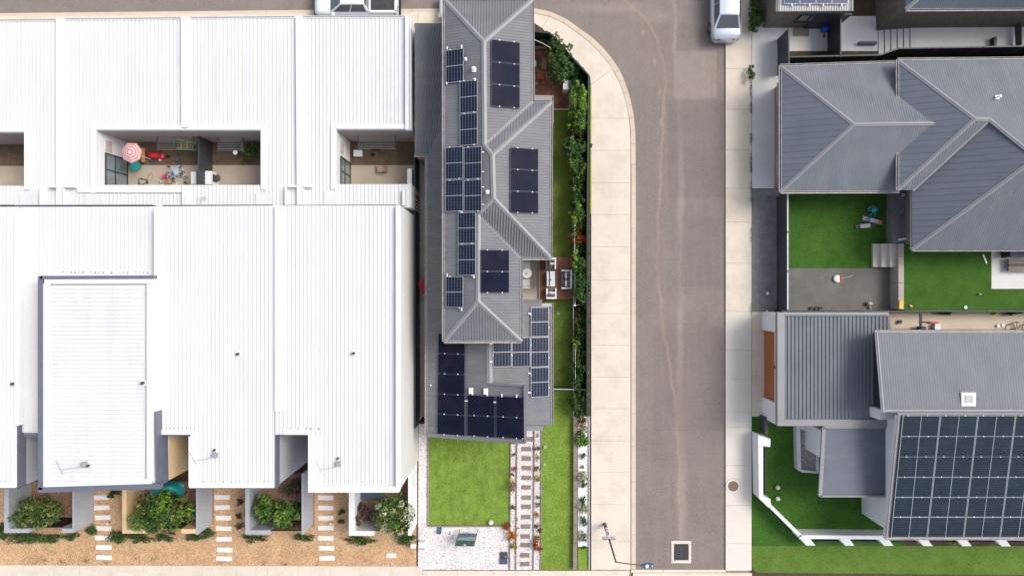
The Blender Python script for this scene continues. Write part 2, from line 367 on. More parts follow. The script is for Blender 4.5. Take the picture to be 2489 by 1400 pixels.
# ---------------------------------------------------------------- builders
def leaf_mb(mb, c, rad, n, size, rng, lumps=7, long=1.6, m=0, core=.35, lr=(.18,.5)):
    """leaf-sized faces spread through lumpy volumes around c"""
    cx_, cy_, cz_ = c; rx, ry, rz = rad
    bl = []
    for i in range(lumps):
        a = rng.uniform(0, 2*math.pi); q = rng.uniform(.2, .88)
        bl.append((cx_ + rx*q*math.cos(a), cy_ + ry*q*math.sin(a), cz_ + rz*rng.uniform(-.45, .55), rng.uniform(*lr)))
    bl.append((cx_, cy_, cz_ + rz*.15, .42))
    for i in range(n):
        b = rng.choice(bl); k = b[3]
        v = Vector((rng.gauss(0,1), rng.gauss(0,1), rng.gauss(0,1))).normalized()
        r = rng.uniform(core, 1.0) ** .6 * (1.0 if rng.random() > .07 else rng.uniform(1.1, 1.5))
        p = Vector((b[0] + v.x*rx*k*r, b[1] + v.y*ry*k*r, max(b[2] + v.z*rz*k*r, G + .02)))
        out = (v*.45 + Vector((0,0,.6)) + Vector((rng.uniform(-1,1), rng.uniform(-1,1), rng.uniform(-.5,.5)))).normalized()
        t = out.cross(Vector((rng.uniform(-1,1), rng.uniform(-1,1), rng.uniform(-.4,.4)))).normalized()
        u = out.cross(t); s = size * rng.uniform(.6, 1.35)
        fold = out * s * .12
        mb.add([p - t*s*long*.5, p + u*s*.5 + fold, p + t*s*long*.5, p - u*s*.5 + fold], [(0,1,2,3)], m)
def plant(name, label, cat, px, py, r, h, mats, n, size=.05, group=None, z=G, rx=None, ry=None, stem=True, lumps=7, long=1.6, seed=None, crown='foliage', lr=(.18,.5)):
    rng = random.Random(seed if seed is not None else int(px*7+py))
    rx = (rx or r) / 40.3; ry = (ry or r) / 40.3
    zt = z + h*.6
    x, y = X(px, zt), Y(py, zt)
    t = thing(name, label, cat, (x, y, z), group)
    mats = mats if isinstance(mats, list) else [mats]
    mb = MB(); k = len(mats)
    for i, m_ in enumerate(mats):
        leaf_mb(mb, (x, y, z + h*.58), (rx*1.15, ry*1.15, h*.5), n // k, size, rng, lumps, long, i, lr=lr)
    mb.build(crown, mats, t)
    if stem:
        sm = MB(); k2 = 5 if h > 1.2 else 3
        top = Vector((x, y, z + h*.5))
        rr = max(.012, h*.018)
        sm.tube([Vector((x, y, z-.02)), Vector((x+rng.uniform(-.03,.03), y+rng.uniform(-.03,.03), z+h*.25)), top], rr, 6, r2=rr*.55)
        for i in range(k2):
            a = 2*math.pi*i/k2 + rng.uniform(-.4,.4); e = Vector((x + rx*.65*math.cos(a), y + ry*.65*math.sin(a), z + h*rng.uniform(.55,.85)))
            s0 = Vector((x, y, z + h*rng.uniform(.12,.35)))
            sm.tube([s0, (s0+e)/2 + Vector((0,0,h*.06)), e], rr*.6, 5, r2=rr*.25)
        sm.build('trunk' if h > 1.5 else 'stem', m_bark, t)
    return t
def grass_strip(mb, x0, x1, y0, y1, n, rng, hgt=.09):
    for i in range(n):
        x, y = rng.uniform(x0,x1), rng.uniform(y0,y1); a = rng.uniform(0,6.28); h = hgt*rng.uniform(.5,1.3); w_ = .012
        dx, dy = math.cos(a), math.sin(a)
        mb.add([(x-dy*w_, y+dx*w_, G), (x+dy*w_, y-dx*w_, G), (x+dx*h*.6, y+dy*h*.6, G+h)], [(0,1,2)])

def panel_frame(pl, x0, y0, x1, y1, off):
    """corners on a roof plane of the module whose outline lies between these photograph sides"""
    l = on_plane(x0, (y0+y1)/2, pl, off); r = on_plane(x1, (y0+y1)/2, pl, off)
    t = on_plane((x0+x1)/2, y0, pl, off); b = on_plane((x0+x1)/2, y1, pl, off)
    c = (l + r + t + b) / 4
    return c, r - l, t - b
def solar(parent, pl, rect, style, cols=6, rows=10, split='h', clamps=True, off=.13, name='solar_panel', gap=.012):
    c, u, v = panel_frame(pl, *rect, off)
    n = pl[1]
    # square the two directions up within the plane
    if abs(u.y) < abs(u.x): u = Vector((u.x, 0, 0)) ; u.z = -(n.x*u.x)/n.z
    v = v - u * v.dot(u) / u.dot(u)
    hu, hv = u/2 * (1 - gap/u.length*2), v/2 * (1 - gap/v.length*2)
    un, vn = u.normalized(), v.normalized()
    mb = MB()
    def sheet(a0, a1, b0, b1, z0, z1, m):
        pts = [c + hu*a0 + hv*b0, c + hu*a1 + hv*b0, c + hu*a1 + hv*b1, c + hu*a0 + hv*b1]
        vs = [p + n*z0 for p in pts] + [p + n*z1 for p in pts]
        mb.add(vs, [(4,5,6,7),(0,1,5,4),(1,2,6,5),(2,3,7,6),(3,0,4,7)], m)
    fu, fv = .026/hu.length, .026/hv.length
    if style == 'black': fu *= .35; fv *= .35
    sheet(-1+fu, 1-fu, -1+fv, 1-fv, -.03, 0, 0)
    for a in ((-1, 1, -1, -1+fv), (-1, 1, 1-fv, 1), (-1, -1+fu, -1+fv, 1-fv), (1-fu, 1, -1+fv, 1-fv)): sheet(*a, -.04, .006, 1)
    if style != 'black':
        lw = .009/hu.length; lh = .0035/hv.length
        if split == 'h': sheet(-1+fu, 1-fu, -.018/hv.length, .018/hv.length, 0, .003, 1)
        else: sheet(-.014/hu.length, .014/hu.length, -1+fv, 1-fv, 0, .003, 1)
        for i in range(1, cols): a = -1 + 2*i/cols; sheet(a-lw, a+lw, -1+fv, 1-fv, 0, .0015, 2)
        for i in range(1, rows): a = -1 + 2*i/rows; sheet(-1+fu, 1-fu, a-lh, a+lh, 0, .001, 3)
    g = {'black': m_pvb, 'silver': m_pv, 'blue': m_pvblue, 'greyblue': m_pvr}[style]
    o = mb.build(name, [g, m_alud if style == 'black' else m_alu, m_busbar, m_cellline], parent)
    if clamps:
        long_u = u.length > v.length
        for e in clamps if isinstance(clamps, (list, tuple)) else ((-.4, -1), (.42, -1)):
            k = MB(); p = c + hu*e[0] + hv*e[1]
            k.bar(p - vn*.025 + n*.02, p + vn*.025 + n*.02, .05, .05, up=n)
            k.build('clamp', m_clamp, o)
    return o
def tail(parent, pl, px, py, px2, py2, wd=.06):
    a, b = on_plane(px, py, pl, .12), on_plane(px2, py2, pl, .12)
    return MB().bar(a, b, wd, .05, up=pl[1]).build('rail_end', m_clamp, parent)

def sheet_roof(parent, polys, mat, pitch=.14, rw=.07, rh=.022, th=.06, name='roof_sheet', d=None):
    out = []
    for pts in polys:
        mb = MB(); mb.slab(pts, th); mb.ribs(pts, pitch, rw, rh, d=d)
        out.append(mb.build(name, mat, parent))
    return out
def caps(parent, lines, mat, wd=.3, name='ridge_cap', lift=.035, ht=.05):
    for a, b in lines:
        a, b = Vector(a), Vector(b)
        d = (b-a).normalized(); s_ = Vector((-d.y, d.x, 0)).normalized()*wd/2; u = Vector((0,0,1))
        e0, e1 = a - d*.02, b + d*.02; k = wd*.20
        mb = MB(); mb.add([e0-s_+u*(lift-k*.55), e0+u*(lift+k*.45), e0+s_+u*(lift-k*.55), e1-s_+u*(lift-k*.55), e1+u*(lift+k*.45), e1+s_+u*(lift-k*.55)], [(0,1,4,3),(1,2,5,4),(0,2,1),(3,4,5)])
        mb.tube([e0+u*(lift+k*.42), e1+u*(lift+k*.42)], .02, 5); mb.build(name, mat, parent)
def gutters(parent, lines, mat, wd=.12, ht=.11):
    for a, b in lines:
        a, b = Vector(a), Vector(b); d = (b-a).normalized(); s_ = Vector((-d.y, d.x, 0))
        mb = MB()
        mb.bar(a + Vector((0,0,-ht*.6)), b + Vector((0,0,-ht*.6)), wd, .02)
        for k in (-1, 1): mb.bar(a + s_*k*wd*.5, b + s_*k*wd*.5, .018, ht)
        mb.build('gutter', mat, parent)
def window(parent, x, y, z, wd, ht, face, glass=None, frame=None, name='window', mull=1):
    """face: one of +x -x +y -y; (x, y) on the wall face, z sill height"""
    ax = face[1]; sg = 1 if face[0] == '+' else -1
    def bx(mb, u0, u1, z0, z1, d0, d1, m=0):
        if ax == 'x': mb.box(x+sg*d0, x+sg*d1, y+u0, y+u1, z0, z1, m)
        else: mb.box(x+u0, x+u1, y+sg*d0, y+sg*d1, z0, z1, m)
    f = MB(); h2 = wd/2; t = .06
    bx(f, -h2, h2, z, z+t, .002, .07); bx(f, -h2, h2, z+ht-t, z+ht, .002, .07)
    bx(f, -h2, -h2+t, z+t, z+ht-t, .002, .07); bx(f, h2-t, h2, z+t, z+ht-t, .002, .07)
    for i in range(1, mull+1): u = -h2 + wd*i/(mull+1); bx(f, u-.025, u+.025, z+t, z+ht-t, .002, .06)
    w_ = f.build(name, frame or m_frame, parent)
    g = MB(); bx(g, -h2+t, h2-t, z+t, z+ht-t, .004, .03)
    g.build('pane', glass or m_glass, w_)
    return w_
def fence(name, label, pts, h, mat, z=G, panel=2.4, th=.05, group=None, cat='fence', capm=None, slats=False, ribbed=True):
    """pts: photograph points of the fence's top line at height h"""
    W = [P(a, b, z + h) for a, b in pts]
    t = thing(name, label, cat, (W[0].x, W[0].y, z), group)
    for a, b in zip(W[:-1], W[1:]):
        L_ = (b-a).length; k = max(1, round(L_/panel)); d = (b-a)/k; dn = d.normalized(); s_ = Vector((-dn.y, dn.x, 0))
        for i in range(k):
            p, q = a + d*i + dn*.04, a + d*(i+1) - dn*.04
            mb = MB()
            if slats:
                zz = z + .06
                while zz < z + h - .08:
                    mb.bar(Vector((p.x,p.y,zz+.04)), Vector((q.x,q.y,zz+.04)), .025, .08); zz += .105
            else:
                zc = z + h/2 - .01
                mb.bar(Vector((p.x,p.y,zc)), Vector((q.x,q.y,zc)), th*.5, h - .08)
                if ribbed:
                    m_ = int((q-p).length/.2)
                    for j in range(m_):
                        c_ = p + dn*(.1+.2*j)
                        for sd_ in (-1, 1):
                            e = c_ + s_*sd_*(th*.25+.011)
                            mb.bar(Vector((e.x,e.y,z+.05)), Vector((e.x,e.y,z+h-.06)), .022, .07, up=(0,1,0))
            mb.build('panel', mat, t)
            MB().bar(Vector((p.x,p.y,z+h-.02)), Vector((q.x,q.y,z+h-.02)), th+.03, .04).build('rail', capm or mat, t)
            MB().box(p.x-dn.x*.04-.035, p.x-dn.x*.04+.035, p.y-dn.y*.04-.035, p.y-dn.y*.04+.035, z-.05, z+h+.015).build('post', mat, t)
    MB().box(W[-1].x-.035, W[-1].x+.035, W[-1].y-.035, W[-1].y+.035, z-.05, z+h+.015).build('post', mat, t)
    return t

def carve(mb, rings, m=0):
    k = len(rings[0]); vs = [p for r in rings for p in r]
    fs = [(i*k+j, i*k+j+1, (i+1)*k+j+1, (i+1)*k+j) for i in range(len(rings)-1) for j in range(k-1)]
    fs += [tuple(range(k-1,-1,-1)), tuple(range((len(rings)-1)*k, len(rings)*k))]
    mb.add(vs, fs, m)
def vehicle(name, label, stations, cab, x, y, rot, paint, wheels, width, z=0.0, rear_glass=True, extras=None, wr=.33):
    """stations: (x, half width, top z) from rear to front; cab: base rear/front x, base half width, base z, roof rear/front x, roof half width, roof z"""
    t = thing(name, label, 'car' if not extras else 'ute', (0,0,0))
    mb = MB(); rings = []
    for sx, hw, zt in stations:
        half = [(hw*.86,.24),(hw*.97,.38),(hw,.6),(hw*.985,zt-.16),(hw*.93,zt-.05),(hw*.78,zt-.008),(hw*.4,zt+.012),(0,zt+.02)]
        rings.append([Vector((sx, -a, b)) for a, b in half] + [Vector((sx, a, b)) for a, b in reversed(half[:-1])])
    carve(mb, rings); mb.build('body', paint, t, smooth=True)
    br, bf, bw, bz, rr, rf, rw, rz = cab
    B = [Vector((br,-bw,bz)), Vector((bf,-bw,bz)), Vector((bf,bw,bz)), Vector((br,bw,bz))]
    T = [Vector((rr,-rw,rz)), Vector((rf,-rw,rz)), Vector((rf,rw,rz)), Vector((rr,rw,rz))]
    c = MB(); c.add(B + T, [(0,1,5,4),(1,2,6,5),(2,3,7,6),(3,0,4,7)]); c.build('cabin', paint, t)
    rp = MB(); g = []
    for i in range(7):
        s_ = i/6; xx = rr + (rf-rr)*s_; bulge = math.sin(math.pi*s_)*.03
        g.append([Vector((xx, rw*q, rz + bulge + .03*(1-q*q))) for q in (-1,-.92,-.5,0,.5,.92,1)])
    vs = [p for r_ in g for p in r_]; rp.add(vs, [(i*7+j, (i+1)*7+j, (i+1)*7+j+1, i*7+j+1) for i in range(6) for j in range(6)])
    rp.build('roof', paint, t, smooth=True)
    def pane(nm, q, u0, u1, v0, v1, mat, lift=.012):
        a, b, c_, d = q
        f = lambda u, v: (a*(1-u)+b*u)*(1-v) + (d*(1-u)+c_*u)*v
        n = (b-a).cross(d-a).normalized()
        if n.dot((a+c_)/2 - Vector(((br+bf)/2,0,bz))) < 0: n = -n
        pts = [f(u0,v0), f(u1,v0), f(u1,v1), f(u0,v1)]
        m_ = MB(); m_.add([p + n*.001 for p in pts] + [p + n*lift for p in pts], [(4,5,6,7),(0,1,5,4),(1,2,6,5),(2,3,7,6),(3,0,4,7)])
        m_.build(nm, mat, t)
    pane('windscreen', (B[1],B[2],T[2],T[1]), .05,.95,.04,.96, m_carglass2)
    if rear_glass: pane('rear_window', (B[3],B[0],T[0],T[3]), .07,.93,.08,.94, m_carglass)
    pane('side_window', (B[0],B[1],T[1],T[0]), .06,.49,.12,.9, m_carglass); pane('side_window', (B[0],B[1],T[1],T[0]), .52,.95,.12,.9, m_carglass)
    pane('side_window', (B[3],B[2],T[2],T[3]), .06,.49,.12,.9, m_carglass); pane('side_window', (B[3],B[2],T[2],T[3]), .52,.95,.12,.9, m_carglass)
    for wx in wheels:
        for s_ in (-1, 1):
            yy = s_*(width/2 - .10)
            tm = MB(); k = 18
            vs = []
            for (o, r_) in ((-.11,.8),(-.11,1),(.11,1),(.11,.8)):
                vs += [(wx+wr*r_*math.cos(2*math.pi*i/k), yy+o, wr+wr*r_*math.sin(2*math.pi*i/k)) for i in range(k)]
            tm.add(vs, [(a*k+i, a*k+(i+1)%k, ((a+1)%4)*k+(i+1)%k, ((a+1)%4)*k+i) for a in range(4) for i in range(k)])
            to = tm.build('wheel', m_tyre, t)
            rm = MB(); rm.tube([(wx, yy-.09, wr), (wx, yy+.09, wr)], wr*.22, 8)
            for i in range(5):
                a = 2*math.pi*i/5
                for sd_ in (-1,1): rm.bar((wx, yy+sd_*.095, wr), (wx+wr*.8*math.cos(a), yy+sd_*.095, wr+wr*.8*math.sin(a)), .05, .02, up=(0,1,0))
            rm.build('rim', m_rim, to)
    L0, L1 = stations[0], stations[-1]
    for s_ in (-1, 1):
        a = stations[1]
        MB().add([(a[0]-.10, s_*a[1]*.45, a[2]-.045), (a[0]+.20, s_*(a[1]*.97), a[2]-.02), (a[0]+.14, s_*(a[1]+.012), a[2]-.16), (a[0]-.06, s_*(a[1]*.955), a[2]-.20), (L0[0]-.012, s_*a[1]*.6, a[2]-.19)],
                 [(0,1,2,3,4)] if s_ < 0 else [(4,3,2,1,0)]).build('taillight', m_redlens, t)
        b = stations[-2]
        MB().box(b[0]+.02, b[0]+.2, s_*b[1]*.55, s_*b[1]*.9, b[2]-.2, b[2]-.08).build('headlight', m_alu, t)
        MB().box(bf-.28, bf-.12, s_*(bw+.02), s_*(bw+.2), bz-.02, bz+.12).build('mirror', paint, t)
    if extras: extras(t)
    t.location = (x, y, z); t.rotation_euler = (0, 0, rot)
    return t

# ---------------------------------------------------------------- the setting
GR = MB(); GR.box(-420, 420, -420, 420, -.4, -.06)
GR.build('ground', M('open_ground', (.30,.26,.20), .95, .25, .02, grime=(.12,.14,.06), gscale=.03, gamt=.8), kind='structure')

# asphalt with dust trails left by traffic and paler worn patches, stored per point of the road mesh
def asphalt():
    m = bpy.data.materials.new('worn_asphalt'); m.use_nodes = True; t = m.node_tree; N = t.nodes; L = t.links
    b = N['Principled BSDF']; b.inputs['Roughness'].default_value = .92; b.inputs['Specular IOR Level'].default_value = .2
    g = N.new('ShaderNodeNewGeometry')
    def nz(sc, det=5, ro=.6, vec=None):
        n = N.new('ShaderNodeTexNoise'); n.inputs['Scale'].default_value = sc; n.inputs['Detail'].default_value = det; n.inputs['Roughness'].default_value = ro
        L.new(vec or g.outputs['Position'], n.inputs['Vector']); return n.outputs[0]
    def mr(v, a, b_, c, d):
        n = N.new('ShaderNodeMapRange'); 
        for i, k in zip((1,2,3,4), (a,b_,c,d)): n.inputs[i].default_value = k
        L.new(v, n.inputs[0]); return n.outputs[0]
    def mul(a, b_):
        n = N.new('ShaderNodeMath'); n.operation = 'MULTIPLY'; L.new(a, n.inputs[0])
        if isinstance(b_, float): n.inputs[1].default_value = b_
        else: L.new(b_, n.inputs[1])
        return n.outputs[0]
    def mix(f, a, c):
        n = N.new('ShaderNodeMix'); n.data_type = 'RGBA'; L.new(f, n.inputs[0])
        if isinstance(a, tuple): n.inputs[6].default_value = (*a,1)
        else: L.new(a, n.inputs[6])
        n.inputs[7].default_value = (*c,1); return n.outputs[2]
    v = N.new('ShaderNodeTexVoronoi'); v.inputs['Scale'].default_value = 55; L.new(g.outputs['Position'], v.inputs['Vector'])
    sp = N.new('ShaderNodeSeparateColor'); L.new(v.outputs['Color'], sp.inputs[0])
    chip = mr(sp.outputs[0], .2, 1.0, 0, 1)
    base = mix(chip, (.162,.136,.122), (.272,.234,.21))
    base = mix(mr(nz(.35, 6), .42, .7, 0, .5), base, (.255,.22,.20))
    base = mix(mr(nz(1.6, 6, .7), .5, .75, 0, .35), base, (.15,.127,.122))
    sv = N.new('ShaderNodeVectorMath'); sv.operation = 'MULTIPLY'; sv.inputs[1].default_value = (2.2, .12, 1); L.new(g.outputs['Position'], sv.inputs[0])
    base = mix(mr(nz(1.0, 3, .5, sv.outputs[0]), .5, .75, 0, .3), base, (.27,.23,.205))
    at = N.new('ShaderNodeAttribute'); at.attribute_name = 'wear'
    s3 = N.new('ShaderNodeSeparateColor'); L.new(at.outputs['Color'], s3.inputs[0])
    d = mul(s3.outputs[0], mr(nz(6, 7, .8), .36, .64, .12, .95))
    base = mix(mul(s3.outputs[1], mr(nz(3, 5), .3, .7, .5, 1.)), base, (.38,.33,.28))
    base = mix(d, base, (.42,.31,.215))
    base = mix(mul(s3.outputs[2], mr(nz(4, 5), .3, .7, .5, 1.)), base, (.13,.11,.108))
    L.new(base, b.inputs['Base Color'])
    bp = N.new('ShaderNodeBump'); bp.inputs['Strength'].default_value = .5; bp.inputs['Distance'].default_value = .01
    L.new(v.outputs['Distance'], bp.inputs['Height']); L.new(bp.outputs[0], b.inputs['Normal'])
    return m
m_asph = asphalt()
TRAIL = [(1500,-20,5),(1530,10,5),(1560,38,6),(1583,68,7),(1598,98,7),(1608,130,8),(1614,165,8),(1617,200,8),(1615,240,7),(1612,280,8),(1609,330,6),(1607,400,7),(1603,480,7),(1599,560,6),(1598,620,7),(1601,690,7),(1606,740,7),(1612,790,6),(1621,850,7),(1630,900,6),(1637,950,7),(1643,1000,9),(1648,1060,7),(1650,1120,7),(1652,1200,6),(1654,1315,6)]
PALE = [(1640,-20,3),(1641,60,4),(1640,120,3),(1652,150,4),(1653,280,6),(1656,400,5),(1655,520,7),(1657,600,5),(1655,720,7),(1654,800,6),(1652,900,6),(1652,1000,8),(1655,1100,9),(1657,1200,10),(1656,1310,8)]
BLOBS = [(1563,80,5,8),(1591,150,4,14),(1603,225,4,12),(1607,300,4,12),(1608,352,3,6)]
def road_sheet(name, x0, y0, x1, y1, step):
    ax, bx_, ay, by = X(x0), X(x1), Y(y1), Y(y0)
    nx, ny = int((bx_-ax)/step)+1, int((by-ay)/step)+1
    xs, ys = np.linspace(ax, bx_, nx), np.linspace(ay, by, ny)
    XX, YY = np.meshgrid(xs, ys); n = XX.size
    co = np.zeros((n, 3), np.float32); co[:,0] = XX.ravel(); co[:,1] = YY.ravel()
    idx = np.arange(n).reshape(ny, nx)
    q = np.stack([idx[:-1,:-1], idx[:-1,1:], idx[1:,1:], idx[1:,:-1]], -1).reshape(-1, 4)
    me = bpy.data.meshes.new(name)
    me.vertices.add(n); me.vertices.foreach_set('co', co.ravel())
    me.loops.add(q.size); me.loops.foreach_set('vertex_index', q.ravel().astype(np.int32))
    me.polygons.add(len(q)); me.polygons.foreach_set('loop_start', np.arange(0, q.size, 4, dtype=np.int32)); me.polygons.foreach_set('loop_total', np.full(len(q), 4, np.int32))
    px = co[:,0]*F/H + CX; py = CY - co[:,1]*F/H
    def line(pts, soft):
        best = np.zeros(n)
        for (a, b, wa), (c, d, wb) in zip(pts[:-1], pts[1:]):
            vx, vy = c-a, d-b; L2 = vx*vx+vy*vy
            t = np.clip(((px-a)*vx+(py-b)*vy)/L2, 0, 1)
            ds = np.hypot(px-a-t*vx, py-b-t*vy); ww = wa+(wb-wa)*t
            best = np.maximum(best, np.clip(1-(ds-ww*.45)/(ww*soft), 0, 1))
        return best
    jit = np.sin(py*.11)*1.0+np.sin(py*.047+2)*1.5+np.sin(py*.31+px*.05)*.5; px = px+jit
    tr = line([(a,b,c*.72) for a,b,c in TRAIL], .55)*.72*(.66+.34*np.sin(py*.021+1.3)*np.sin(py*.0083))
    for a, b, rx, ry in BLOBS:
        tr = np.maximum(tr, np.clip(1.25-np.hypot((px-a)/rx, (py-b)/ry), 0, 1)*.8)
    pa = line(PALE, 1.5)*.5*(.65+.35*np.sin(py*.017)); px = px-jit
    box = lambda a,b,c,d,s: np.clip((px-a)/s,0,1)*np.clip((c-px)/s,0,1)*np.clip((py-b)/s,0,1)*np.clip((d-py)/s,0,1)
    pa = np.maximum(pa, box(1636,122,1745,242,5)*.38); pa = np.maximum(pa, box(1620,250,1765,790,25)*0)
    pa = np.maximum(pa, np.clip(1-np.hypot((px-1600)/90,(py-40)/24),0,1)*.4)
    pa = np.maximum(pa, np.clip(1-np.hypot((px-1480)/150,(py-20)/20),0,1)*.45)
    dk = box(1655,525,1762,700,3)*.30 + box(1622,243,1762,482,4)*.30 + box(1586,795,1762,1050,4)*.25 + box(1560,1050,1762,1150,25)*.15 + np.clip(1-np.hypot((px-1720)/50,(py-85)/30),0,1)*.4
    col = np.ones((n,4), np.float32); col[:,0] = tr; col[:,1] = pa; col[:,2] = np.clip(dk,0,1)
    at = me.color_attributes.new('wear', 'FLOAT_COLOR', 'POINT'); at.data.foreach_set('color', col.ravel())
    me.materials.append(m_asph); me.update(calc_edges=True)
    o = bpy.data.objects.new(name, me); S.collection.objects.link(o); o['kind'] = 'structure'; return o
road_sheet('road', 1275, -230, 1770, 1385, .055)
road_sheet('side_road', -260, -230, 1275, 60, .25)

def flat(name, polys, mat, z=G, th=.16, lab=None):
    """sheets of finished ground; photograph points at ground level"""
    mb = MB()
    for p in polys: mb.slab([P(a, b, z) for a, b in p], th)
    return mb.build(name, mat, kind='structure')
def rect(a, b, c, d): return [(a,b),(c,b),(c,d),(a,d)]

# land under the lots (just below their finished surfaces)
flat('lot_ground', [[(-300,44),(1296,40),(1300,60),(1432,190),(1436,1386),(-300,1378)], rect(1828,-300,2900,1500)], m_soil, z=G-.02, th=.12)

# footpaths, slab by slab, and kerbs
OUT = [(1240,14),(1296,20),(1337,29),(1375,46),(1409,70),(1440,92),(1466,117),(1488,143),(1505,169),(1517,194),(1527,223),(1535,254),(1541,285),(1544,316),(1545,350),(1545,400)]
INN = [(1240,26),(1296,32),(1335,40),(1370,56),(1402,79),(1432,102),(1456,126),(1478,152),(1494,177),(1506,201),(1516,229),(1524,259),(1530,289),(1533,318),(1534,350),(1534,400)]
fp = thing('footpath', None, None, P(1485,700,0), kind='structure')
def slab_(parent, pts, mat, z=G, zb=-.05, name='slab', jig=True):
    c = Vector((sum(a for a,_ in pts)/len(pts), sum(b for _,b in pts)/len(pts)))
    q = []
    for a, b in pts:
        v = Vector((a, b)) - c; q.append(c + v*(1 - .32/max(v.length, 1)))
    rz = random.uniform(-.003, .003) if jig else 0
    return MB().slab([P(a, b, z+rz) for a, b in q], z0=zb).build(name, mat, parent)
def m_slabs(base, n=4, amp=.05):
    return base
JT = [400,445,522,600,680,762,838,916,993,1071,1148,1226,1314,1384]
slab_(fp, [(1296,33),(1335,41),(1318,70),(1297,56)], m_conc)
slab_(fp, [(1335,41)]+INN[4:7]+[(1466,137),(1432,186),(1318,70)], m_conc) if False else None
slab_(fp, [(1335,41),(1370,57),(1402,80),(1432,103),(1456,127),(1478,153),(1488,168),(1437,207),(1434,186),(1330,82),(1318,70)], m_conc)
slab_(fp, [(1488,168),(1506,202),(1516,230),(1524,260),(1529,288),(1437,288),(1437,207)], m_conc)
slab_(fp, [(1437,288),(1529,288),(1532,318),(1533,345),(1533,366),(1437,366)], m_conc)
JT = [366]+JT[1:]
for a, b in zip(JT[:-1], JT[1:]): slab_(fp, rect(1437 if b < 1300 else 1437, a, 1533, b), m_conc)
fs = thing('south_footpath', None, None, P(800,1390,0), kind='structure')
xs_ = [-40,58,132,193,270,348,415,493,575,650,725,803,875,950,1027,1112,1199,1286,1375,1437]
for a, b in zip(xs_[:-1], xs_[1:]): slab_(fs, rect(a, 1386 if a > 1010 else 1373+3*(a/1000), b, 1470), m_conc)
for a, b in ((1437,1533),): slab_(fs, [(1437,1386),(1531,1386),(1520,1470),(1437,1470)], m_conc)
for a, b in ((1545,1612),(1612,1702),(1702,1775),(1775,1828)): slab_(fs, [(a-6,1392),(b,1392),(b,1470),(a-14,1470)], m_conc)
fn = thing('north_footpath', None, None, P(600,40,0), kind='structure')
xs_ = [-60,56,225,345,512,640,760,880,1016,1076,1200,1296]
for a, b in zip(xs_[:-1], xs_[1:]):
    ya, yb = 41-(a*.0105), 41-(b*.0105); slab_(fn, [(a,ya),(b,yb),(b,62),(a,62)], m_conc)
m_conc_e = M('paler_concrete', (.64,.59,.525), .85, .05, .5, bump=.2, bscale=60, grime=(.51,.46,.40), gscale=.5, gamt=.6, fine=.035)
fe = thing('east_footpath', None, None, P(1795,700,0), kind='structure')
ys_ = [-60,60,167,266,365,458,540,640,757,850,920,1000,1037,1130,1228,1320,1386]
for a, b in zip(ys_[:-1], ys_[1:]): slab_(fe, rect(1764, a, 1827, b), m_conc if b < 760 else m_conc_e)
kb = thing('kerb', None, None, P(1540,400,0), kind='structure')
for i in range(len(OUT)-1):
    if OUT[i][1] >= 400: break
    slab_(kb, [OUT[i], OUT[i+1], INN[i+1], INN[i]], m_conc2, z=G+.004, name='kerb_stone')
ks = [400,470,555,640,725,762,840,925,1005,1085,1170,1226,1300,1384]
for a, b in zip(ks[:-1], ks[1:]): slab_(kb, rect(1534.5, a, 1545.5, b), m_conc2, z=G+.004, name='kerb_stone')
for a, b in zip(range(-60, 1240, 118), range(58, 1360, 118)):
    b = min(b, 1240); ya, yb = 33-(a*.0105), 33-(b*.0105)
    slab_(kb, [(a,ya),(b,yb),(b,yb+8),(a,ya+8)], m_conc2, z=G+.004, name='kerb_stone')
for a, b in ((1533,1612),(1612,1702),(1702,1764)): slab_(kb, rect(a, 1384.5, b, 1391), m_conc, z=G+.004, name='kerb_stone')

# centre lot ground surfaces
flat('backyard_turf', [rect(1330,267,1393,626), rect(1317,727,1393,944)], m_lawn_back, z=G+.004)
flat('side_turf', [[(1316,946),(1394,946),(1394,1384),(1314,1384)]], m_lawn_side, z=G+.004)
flat('front_turf', [[(1043,1055),(1241,1055),(1239,1276),(1042,1276)]], m_lawn, z=G+.008)
flat('verge_turf_patch', [rect(1405,1328,1433,1384), rect(1434,205,1437,520)], m_lawn_side, z=G+.006)
flat('front_pebbles', [[(1018,1030),(1043,1030),(1042,1278),(1241,1278),(1241,1384),(1016,1384)]], m_pebble, z=G+.002)
flat('path_pebbles', [[(1243,1040),(1316,1040),(1314,1384),(1239,1384)]], m_pebble, z=G+.004)
flat('white_bed', [rect(1405,1012,1431,1328)], m_whitebed, z=G+.012)
flat('hedge_bed_soil', [[(1380,268),(1428,190),(1428,1012),(1393,1012),(1393,268)], [(1296,80),(1335,82),(1428,186),(1400,268),(1385,268),(1340,110),(1296,118)]], m_soil, z=G+.006)
flat('passage_concrete', [rect(1022,378,1038,1025)], m_pathgrey, z=G+.012)
flat('passage_gravel', [rect(1012,378,1022,1025)], m_darkgravel, z=G+.004)
flat('patio_bedding_sand', [[(1290,104),(1345,112),(1384,200),(1384,266),(1290,266)]], M('bedding_sand',(.09,.06,.045),.95,.2,3), z=G)
flat('terrace_concrete', [rect(1262,600,1311,760)], M('terrace_concrete',(.42,.40,.34),.85,.1,1.2,bump=.2,bscale=60,grime=(.38,.36,.30),gscale=1.2,gamt=.6,fine=.06), z=G+.16)
# front of the townhouses
flat('gravel_verge', [[(-40,1180),(1012,1180),(1012,1376),(-40,1373)]], m_orange, z=G+.004)
flat('yard_gravel', [[(186,1185),(600,1185),(600,1255),(186,1290)]], m_redgravel, z=G+.008) if False else None
